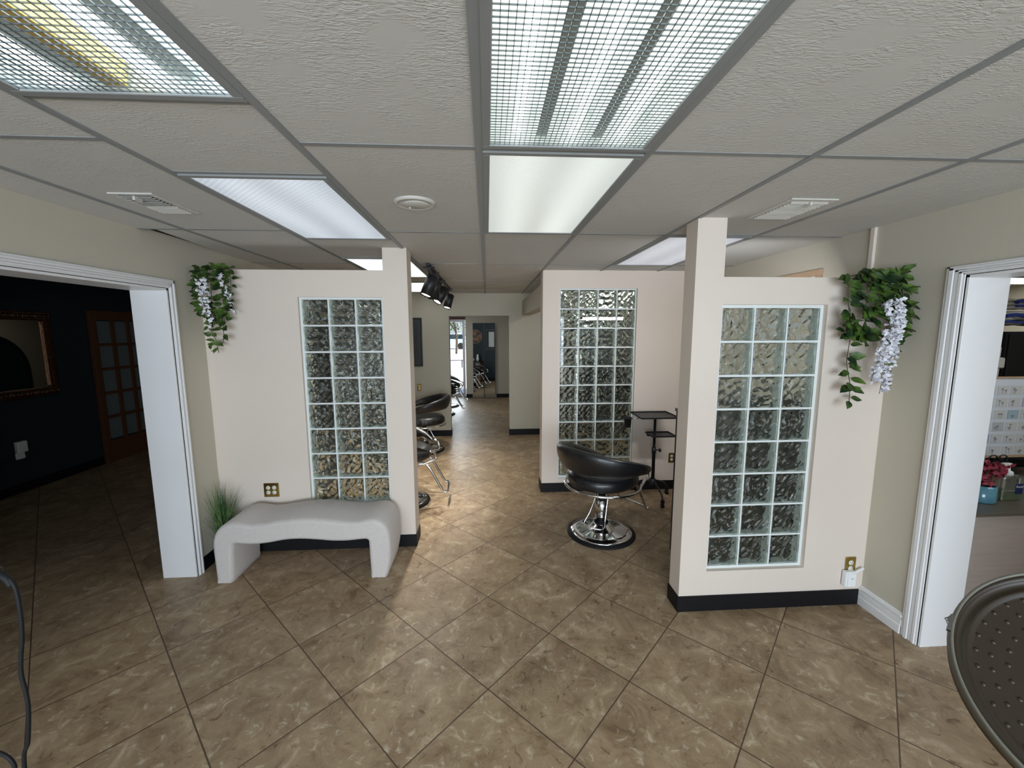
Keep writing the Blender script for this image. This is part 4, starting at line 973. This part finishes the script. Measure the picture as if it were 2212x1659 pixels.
# ------------------------------------------------------------------ pictures
def picture(label, x, y, z, hw, hh, fm, am, mat, rot=0.0, fw=0.03, mw=0.03):
    t = thing('framed_picture', label, 'picture', (x, y, z), rot)
    bm = bmesh.new()
    for b in ((-hw, hw, hh-fw, hh), (-hw, hw, -hh, -hh+fw), (-hw, -hw+fw, -hh+fw, hh-fw), (hw-fw, hw, -hh+fw, hh-fw)): box(bm, b[0], b[1], -0.025, 0, b[2], b[3])
    obj('frame', bm, fm, t, bevel=0.003)
    bm = bmesh.new(); box(bm, -hw+fw, hw-fw, -0.012, -0.002, -hh+fw, hh-fw); obj('mat', bm, mat, t)
    bm = bmesh.new(); box(bm, -hw+fw+mw, hw-fw-mw, -0.014, -0.012, -hh+fw+mw, hh-fw-mw); obj('print', bm, am, t)
    return t
picture('tall dark framed picture on the far wall beside the left post', -1.30, 6.87, 1.598, 0.23, 0.40, M['blackmetal'], M['darkart'], simple('mat_dark', rgb(70, 72, 72), 0.6, var=0.05))
picture('pale wood framed picture peeking over the right half wall', XR, 3.24, 1.92, 0.38, 0.285, M['wood_pale'], M['paper'], M['matwhite'], rot=-PI/2, fw=0.045)
# on the teal side of the far wall, seen in the tall mirrors
p = picture('black framed poster reflected in the right tall mirror', -0.86, 7.046, 1.50, 0.20, 0.37, M['blackmetal'], M['paper'], M['slot'], rot=PI, fw=0.05, mw=0.05)
bm = bmesh.new(); rnd = random.Random(3)
tube(bm, [(0.24*math.cos(2*PI*k/48), 0, 0.24*math.sin(2*PI*k/48)) for k in range(48)], 0.008, 6, closed=True)
for q in range(54):
    a = rnd.uniform(0, 2*PI); r = 0.24*math.sqrt(rnd.random())*0.9; s_ = rnd.uniform(0.02, 0.04)
    tube(bm, [(r*math.cos(a)+s_*math.cos(2*PI*k/12), 0.004*math.sin(k), r*math.sin(a)+s_*math.sin(2*PI*k/12)) for k in range(12)], 0.005, 5, closed=True)
t = obj('wicker_disc', bm, M['wicker']); t.location = (-1.46, 7.053, 1.60); tag(t, 'round woven wall decoration reflected in the left tall mirror', 'wall decoration')
t = thing('wood_counter', 'brown wooden counter reflected in the left tall mirror', 'counter', (-1.80, 7.34, 0))
bm = bmesh.new(); box(bm, -0.33, 0.66, -0.27, 0.26, 0.04, 0.70); obj('body', bm, simple('counter_wood', rgb(132, 96, 80), 0.5, var=0.15, vscale=12, stretch=(8, 1, 0.7)), t)
bm = bmesh.new(); box(bm, -0.34, 0.68, -0.27, 0.28, 0.70, 0.725); obj('countertop', bm, M['blackmetal'], t)
bm = bmesh.new(); box(bm, -0.31, 0.62, -0.25, 0.22, 0, 0.04); obj('plinth', bm, M['slot'], t)
bm = bmesh.new(); lathe(bm, [(0, 0), (0.05, 0), (0.055, 0.1), (0.03, 0.2), (0.035, 0.24), (0, 0.25)], 20); t = obj('white_vase', bm, M['plastic_white']); t.location = (-1.30, 7.35, 0.725); tag(t, 'white vase on the brown counter, seen in the mirror', 'vase')
bm = bmesh.new(); lathe(bm, [(0, 0), (0.08, 0), (0.09, 0.06), (0.05, 0.12), (0, 0.125)], 20); t = obj('white_bowl', bm, M['plastic_white']); t.location = (-1.50, 7.35, 0.725); tag(t, 'low white bowl next to the white vase', 'bowl')

# two tall mirrors
tm = math.radians(7.5)
for k, (lb, x, y) in enumerate((('left one of the two tall black edged mirrors at the hall end', -0.232, 10.902), ('right one of the two tall black edged mirrors at the hall end', 0.063, 10.862))):
    t = thing('tall_mirror', lb, 'mirror', (x, y, 0), -tm, 'pair of tall mirrors')
    bm = bmesh.new(); hw = 0.1475
    for b in ((-hw, hw, 0.0, 0.012), (-hw, hw, 1.985, 1.999), (-hw, -hw+0.008, 0.012, 1.985), (hw-0.008, hw, 0.012, 1.985)): box(bm, b[0], b[1], -0.006, 0.006, b[2], b[3])
    obj('frame', bm, M['blackmetal'], t)
    bm = bmesh.new(); box(bm, -hw+0.008, hw-0.008, -0.002, 0.004, 0.012, 1.985); obj('glass', bm, M['mirror'], t)

# glass door and the outside
dr2 = boxes('door_2', [(-1.62, -1.55, 11.2, 11.25, 0, 2.10), (-0.665, -0.60, 11.2, 11.25, 0, 2.10), (-1.55, -0.665, 11.2, 11.25, 2.03, 2.10), (-1.55, -0.665, 11.2, 11.25, 0.0, 0.10), (-1.55, -0.665, 11.205, 11.24, 0.985, 1.01)], M['alu'])
bm = bmesh.new(); box(bm, -1.55, -0.665, 11.22, 11.226, 0.10, 0.985); obj('pane', bm, M['pane'], dr2)
bm = bmesh.new(); box(bm, -1.55, -0.665, 11.22, 11.226, 1.01, 2.03); obj('pane', bm, M['pane'], dr2)
boxes('door_2_header', [(-1.62, -0.568, 11.19, 11.26, 2.10, 2.17)], M['maroon'])
bm = bmesh.new(); box(bm, -0.70, -0.675, 11.17, 11.19, 0.80, 1.0); box(bm, -0.695, -0.68, 11.19, 11.205, 0.98, 0.995); box(bm, -0.695, -0.68, 11.19, 11.205, 0.805, 0.82); obj('handle', bm, M['blackmetal'], dr2)
bm = bmesh.new(); box(bm, -40, 40, 11.3, 80, -0.15, -0.02); struct('floor_outside', bm, M['concrete'])
# parked car far outside
t = thing('parked_car', 'pale blue parked car seen through the glass door', 'car', (-4.2, 44, -0.02))
prof = [(-2.3, 0.35), (-2.35, 0.75), (-2.2, 0.98), (-1.7, 1.05), (-1.1, 1.62), (-0.6, 1.72), (0.9, 1.72), (1.6, 1.6), (2.1, 1.05), (2.3, 0.95), (2.35, 0.4), (2.1, 0.3), (-2.1, 0.3)]
bm = bmesh.new(); A = [bm.verts.new((x, -0.9, z)) for x, z in prof]; B = [bm.verts.new((x, 0.9, z)) for x, z in prof]
bm.faces.new(A); bm.faces.new(B[::-1])
for i in range(len(prof)): bm.faces.new((A[i], A[(i+1) % len(prof)], B[(i+1) % len(prof)], B[i]))
body = obj('body', bm, M['carpaint'], t, bevel=0.08, seg=3)
for x0, x1 in ((-1.2, -0.15), (-0.05, 1.0), (1.1, 1.75)):
    bm = bmesh.new(); vs = [bm.verts.new(p) for p in ((x0-0.25*(x0 < -1), -0.915, 1.08), (x1+0.2*(x1 > 1.5), -0.915, 1.08), (x1, -0.915, 1.55), (x0, -0.915, 1.55))]; bm.faces.new(vs)
    o = obj('window', bm, M['carglass'], body); md = o.modifiers.new('s', 'SOLIDIFY'); md.thickness = 0.02
for x in (-1.45, 1.45):
    for y in (-0.85, 0.85):
        bm = bmesh.new(); tube(bm, [(x, y-0.12, 0.34), (x, y+0.12, 0.34)], 0.34, 24); obj('wheel', bm, M['tyre'], t)
t = thing('street_tree', 'tree with a leaning trunk outside the glass door', 'tree', (-2.55, 34, -0.02))
bm = bmesh.new(); tube(bm, smoothpath([(0, 0, 0), (0.05, 0, 1.2), (-0.1, 0, 2.4), (-0.3, 0, 3.6)], 5), 0.09, 10); tube(bm, smoothpath([(-0.02, 0, 1.8), (-0.5, 0, 2.6), (-1.0, 0, 3.2)], 5), 0.05, 8); obj('trunk', bm, M['bark'], t)
bm = bmesh.new(); rnd = random.Random(8)
for k in range(1500):
    p = Vector((rnd.gauss(-0.4, 0.9), rnd.gauss(0, 0.8), 3.0+rnd.gauss(0.4, 0.75)))
    leaf(bm, p, Vector((rnd.uniform(-1, 1), rnd.uniform(-1, 1), rnd.uniform(-1, 1))), Vector((0.1, 0.3, 1)), 0.2, 0.13)
obj('foliage', bm, M['treeleaf'], t)

# ------------------------------------------------------------------ foreground dish on a stand (lower right)
nrm = Vector((0.43010886, 0.51258378, -0.74314483))       # points away from the viewer
ctr = Vector((0.98462, 0.49746, 1.19590)); R_ = 0.1969
t = thing('round_dish', 'round dark brown dimpled metal dish with a rim latch, bottom right corner', 'dish', tuple(ctr))
q = Vector((0, 0, -1)).rotation_difference(nrm).to_matrix().to_4x4()   # local +z faces the viewer
k_ = R_/0.182
bm = bmesh.new()
lathe(bm, [(0, -0.026*k_), (0.150*k_, -0.026*k_), (0.153*k_, -0.0255*k_), (0.157*k_, -0.021*k_), (0.1605*k_, -0.021*k_), (0.164*k_, -0.0245*k_), (0.174*k_, -0.020*k_), (0.178*k_, -0.004*k_), (0.178*k_, -0.045*k_), (0.15*k_, -0.06*k_), (0, -0.065*k_)], 96)
bmesh.ops.transform(bm, matrix=q, verts=bm.verts); pan = obj('pan', bm, M['dish'], t)
bm = bmesh.new(); lathe(bm, [(0.178*k_, -0.004*k_), (0.1785*k_, 0.0), (0.1815*k_, 0.0005), (0.183*k_, -0.003*k_), (0.183*k_, -0.02*k_), (0.1785*k_, -0.02*k_), (0.178*k_, -0.004*k_)], 96)
bmesh.ops.transform(bm, matrix=q, verts=bm.verts); obj('rim', bm, M['rim'], t)
# dimples: rings of 36
axA = Vector((0.76604444, -0.64278761, 0)); axB = Vector((-0.47768429, -0.56928196, -0.66913061))
for ri, (rr, n_) in enumerate(((0.1475, 36), (0.1305, 36), (0.112, 30), (0.093, 24), (0.073, 20), (0.053, 14), (0.03, 8))):
    bm = bmesh.new()
    for j in range(n_):
        a = 2*PI*(j+0.35)/n_
        lathe(bm, [(0, 0.0022), (0.0022, 0.0018), (0.0038, 0.0)], 10, c=(rr*k_*math.cos(a), rr*k_*math.sin(a), -0.026*k_))
    bmesh.ops.transform(bm, matrix=q, verts=bm.verts); obj('dimple_ring', bm, M['dish'], pan)
# latch on the left of the rim
lp = Vector((0.8535, 0.652, 1.227))-ctr
bm = bmesh.new(); d = lp.normalized(); tz = nrm.cross(d).normalized()
Mx = Matrix((d, tz, -nrm)).transposed().to_4x4(); Mx.translation = d*0.199
box(bm, -0.003, 0.002, -0.017, 0.014, -0.010, 0.0); box(bm, 0.001, 0.004, -0.004, 0.006, -0.007, 0.001); tube(bm, [(0.002, -0.006, 0.0), (0.008, 0.0, 0.001), (0.002, 0.008, 0.0)], 0.0011, 6)
bmesh.ops.transform(bm, matrix=Mx, verts=bm.verts); obj('latch', bm, simple('latch_metal', rgb(110, 108, 104), 0.35, 0.9, var=0.1), t)
bm = bmesh.new(); b0 = nrm*0.062*k_*1.0
tube(bm, [tuple(b0), tuple(b0+Vector((0.0, 0.0, -0.05))), (b0.x, b0.y, -ctr.z+0.02)], 0.014, 12)
lathe(bm, [(0, 0.0), (0.19, 0.0), (0.19, 0.012), (0.03, 0.03), (0, 0.03)], 40, c=(b0.x, b0.y, -ctr.z)); obj('stand', bm, M['blackmetal'], t)

# ------------------------------------------------------------------ cord at lower left, draped from a stand outside the frame
t = thing('side_stand', 'tall black stand just outside the left edge, holding the cord', 'stand', (-1.42, 0.80, 0))
bm = bmesh.new(); box(bm, -0.18, 0.14, -0.18, 0.18, 1.255, 1.278); obj('top', bm, M['blackmetal'], t, bevel=0.004)
for sx, sy in ((-0.15, -0.15), (0.11, -0.15), (0.11, 0.15), (-0.15, 0.15)):
    bm = bmesh.new(); box(bm, sx-0.01, sx+0.01, sy-0.01, sy+0.01, 0, 1.255); obj('leg', bm, M['blackmetal'], t)
t = thing('power_cord', 'thin black power cord hanging down at the lower left corner', 'cord', (0, 0, 0))
P = smoothpath([(-1.40, 0.80, 1.283), (-1.25, 0.80, 1.287), (-1.10, 0.80, 1.292), (-1.0, 0.80, 1.300), (-0.955, 0.80, 1.298), (-0.931, 0.80, 1.278), (-0.926, 0.80, 1.235), (-0.930, 0.80, 1.169), (-0.939, 0.80, 1.12), (-0.944, 0.80, 1.08), (-0.941, 0.80, 1.015), (-0.953, 0.80, 0.93), (-0.969, 0.80, 0.867), (-0.98, 0.80, 0.6), (-1.02, 0.80, 0.25), (-1.08, 0.80, 0.03), (-1.15, 0.86, 0.005), (-1.2, 1.0, 0.005)], 8)
bm = bmesh.new(); tube(bm, P, 0.0036, 8); obj('cable', bm, M['rubber'], t)
P = smoothpath([(-1.02, 0.80, 1.297), (-0.975, 0.80, 1.302), (-0.945, 0.80, 1.292), (-0.934, 0.80, 1.272)], 6)
bm = bmesh.new(); tube(bm, P, [0.0085-0.003*i/len(P) for i in range(len(P))], 10); obj('strain_relief', bm, M['rubber'], t)
P = smoothpath([(-1.0, 0.80, 1.300), (-0.975, 0.79, 1.318), (-0.952, 0.79, 1.322), (-0.938, 0.795, 1.314), (-0.945, 0.80, 1.303), (-0.97, 0.80, 1.299)], 6)
bm = bmesh.new(); tube(bm, P, 0.0014, 6); obj('tie', bm, M['rubber'], t)
P = smoothpath([(-1.10, 0.80, 0.86), (-1.03, 0.80, 0.905), (-1.0, 0.80, 0.898), (-0.987, 0.80, 0.872), (-0.992, 0.80, 0.84), (-1.02, 0.80, 0.6), (-1.06, 0.80, 0.2), (-1.12, 0.82, 0.006)], 6)
bm = bmesh.new(); tube(bm, P, 0.0036, 8); obj('cable_loop', bm, M['rubber'], t)

# ------------------------------------------------------------------ light
def area(name, loc, rot, sx, sy, power, col):
    l = bpy.data.lights.new(name, 'AREA'); l.shape = 'RECTANGLE'; l.size = sx; l.size_y = sy; l.energy = power; l.color = col
    o = bpy.data.objects.new(name, l); COL.objects.link(o); o.location = loc; o.rotation_euler = rot
    return o
# daylight through the storefront windows behind the camera: sky from above, sunlit ground from below
area('window_daylight', (0.15, -3.02, 1.45), (math.radians(74), 0, 0), 4.2, 1.5, 212, (0.72, 0.83, 1.0))
area('ground_bounce', (0.15, -3.02, 0.75), (math.radians(108), 0, 0), 4.2, 0.9, 48, (1.0, 0.93, 0.88))
# daylight at the glass door of the hall
area('door_daylight', (-1.1, 11.5, 1.2), (math.radians(-90), 0, 0), 0.9, 1.9, 42, (0.86, 0.92, 1.0))
area('half_wall_fill_glow', (1.75, 2.525, 1.96), (math.radians(58), 0, 0), 0.62, 0.05, 10, (0.98, 0.98, 1.0))  # output of the added fill light behind the right half wall
# unseen dim fill added to lift the dark side room
area('side_room_fill', (-3.2, 6.6, 2.35), (0, 0, 0), 0.5, 0.5, 1.6, (1.0, 0.92, 0.8))
for k, (lb, y, ti, az) in enumerate(sp):
    l = bpy.data.lights.new('spot_beam', 'SPOT'); l.energy = 75; l.spot_size = math.radians(95); l.spot_blend = 0.8; l.shadow_soft_size = 0.03; l.color = (1, 0.95, 0.86)
    d = Vector((math.sin(ti)*math.cos(az), math.sin(ti)*math.sin(az), -math.cos(ti)))
    o = bpy.data.objects.new('spot_beam', l); COL.objects.link(o); o.location = Vector((-0.54, y, HC-0.20))+d*0.105
    o.rotation_euler = d.to_track_quat('-Z', 'Y').to_euler()
sun = bpy.data.lights.new('sun', 'SUN'); sun.energy = 7; sun.angle = 0.01; sun.color = (1, 0.96, 0.9)
so = bpy.data.objects.new('sun', sun); COL.objects.link(so); so.rotation_euler = (math.radians(25), math.radians(38), 0)
wd = bpy.data.worlds.new('sky'); S.world = wd; wd.use_nodes = True
nt = wd.node_tree; bg = nt.nodes['Background']
tc = nt.nodes.new('ShaderNodeTexCoord'); sx = nt.nodes.new('ShaderNodeSeparateXYZ'); rp = nt.nodes.new('ShaderNodeValToRGB')
nt.links.new(tc.outputs['Generated'], sx.inputs[0]); nt.links.new(sx.outputs['Z'], rp.inputs['Fac']); nt.links.new(rp.outputs['Color'], bg.inputs['Color'])
rp.color_ramp.elements[0].color = (0.75, 0.82, 0.92, 1); rp.color_ramp.elements[1].color = (0.28, 0.48, 0.9, 1); rp.color_ramp.elements[1].position = 0.7
bg.inputs['Strength'].default_value = 0.9

# ------------------------------------------------------------------ camera
cam = bpy.data.cameras.new('camera'); co = bpy.data.objects.new('camera', cam); COL.objects.link(co); S.camera = co
cam.sensor_width = 36.0; cam.lens = 36.0*881.1/2212; cam.clip_start = 0.02; cam.clip_end = 300
Rr = ((0.9981572375798821, -0.06061695029535204, -0.0027774815552481925), (-0.010421802346079881, -0.12616042860282525, -0.9919551059854527), (0.059778885091294295, 0.9901561147574872, -0.12655968278089028))
X_, Y_, Z_ = Vector(Rr[0]), -Vector(Rr[1]), -Vector(Rr[2])
mw = Matrix((X_, Y_, Z_)).transposed().to_4x4(); mw.translation = (0, 0, 1.7631)
co.matrix_world = mw

S.view_settings.view_transform = 'Standard'; S.view_settings.look = 'None'; S.view_settings.gamma = 1; S.view_settings.use_curve_mapping = False
S.view_settings.exposure = 0.16
c = S.cycles
c.use_denoising = True; c.max_bounces = 14; c.transmission_bounces = 12; c.glossy_bounces = 4; c.diffuse_bounces = 5
c.sample_clamp_indirect = 3.0; c.caustics_reflective = False; c.caustics_refractive = True
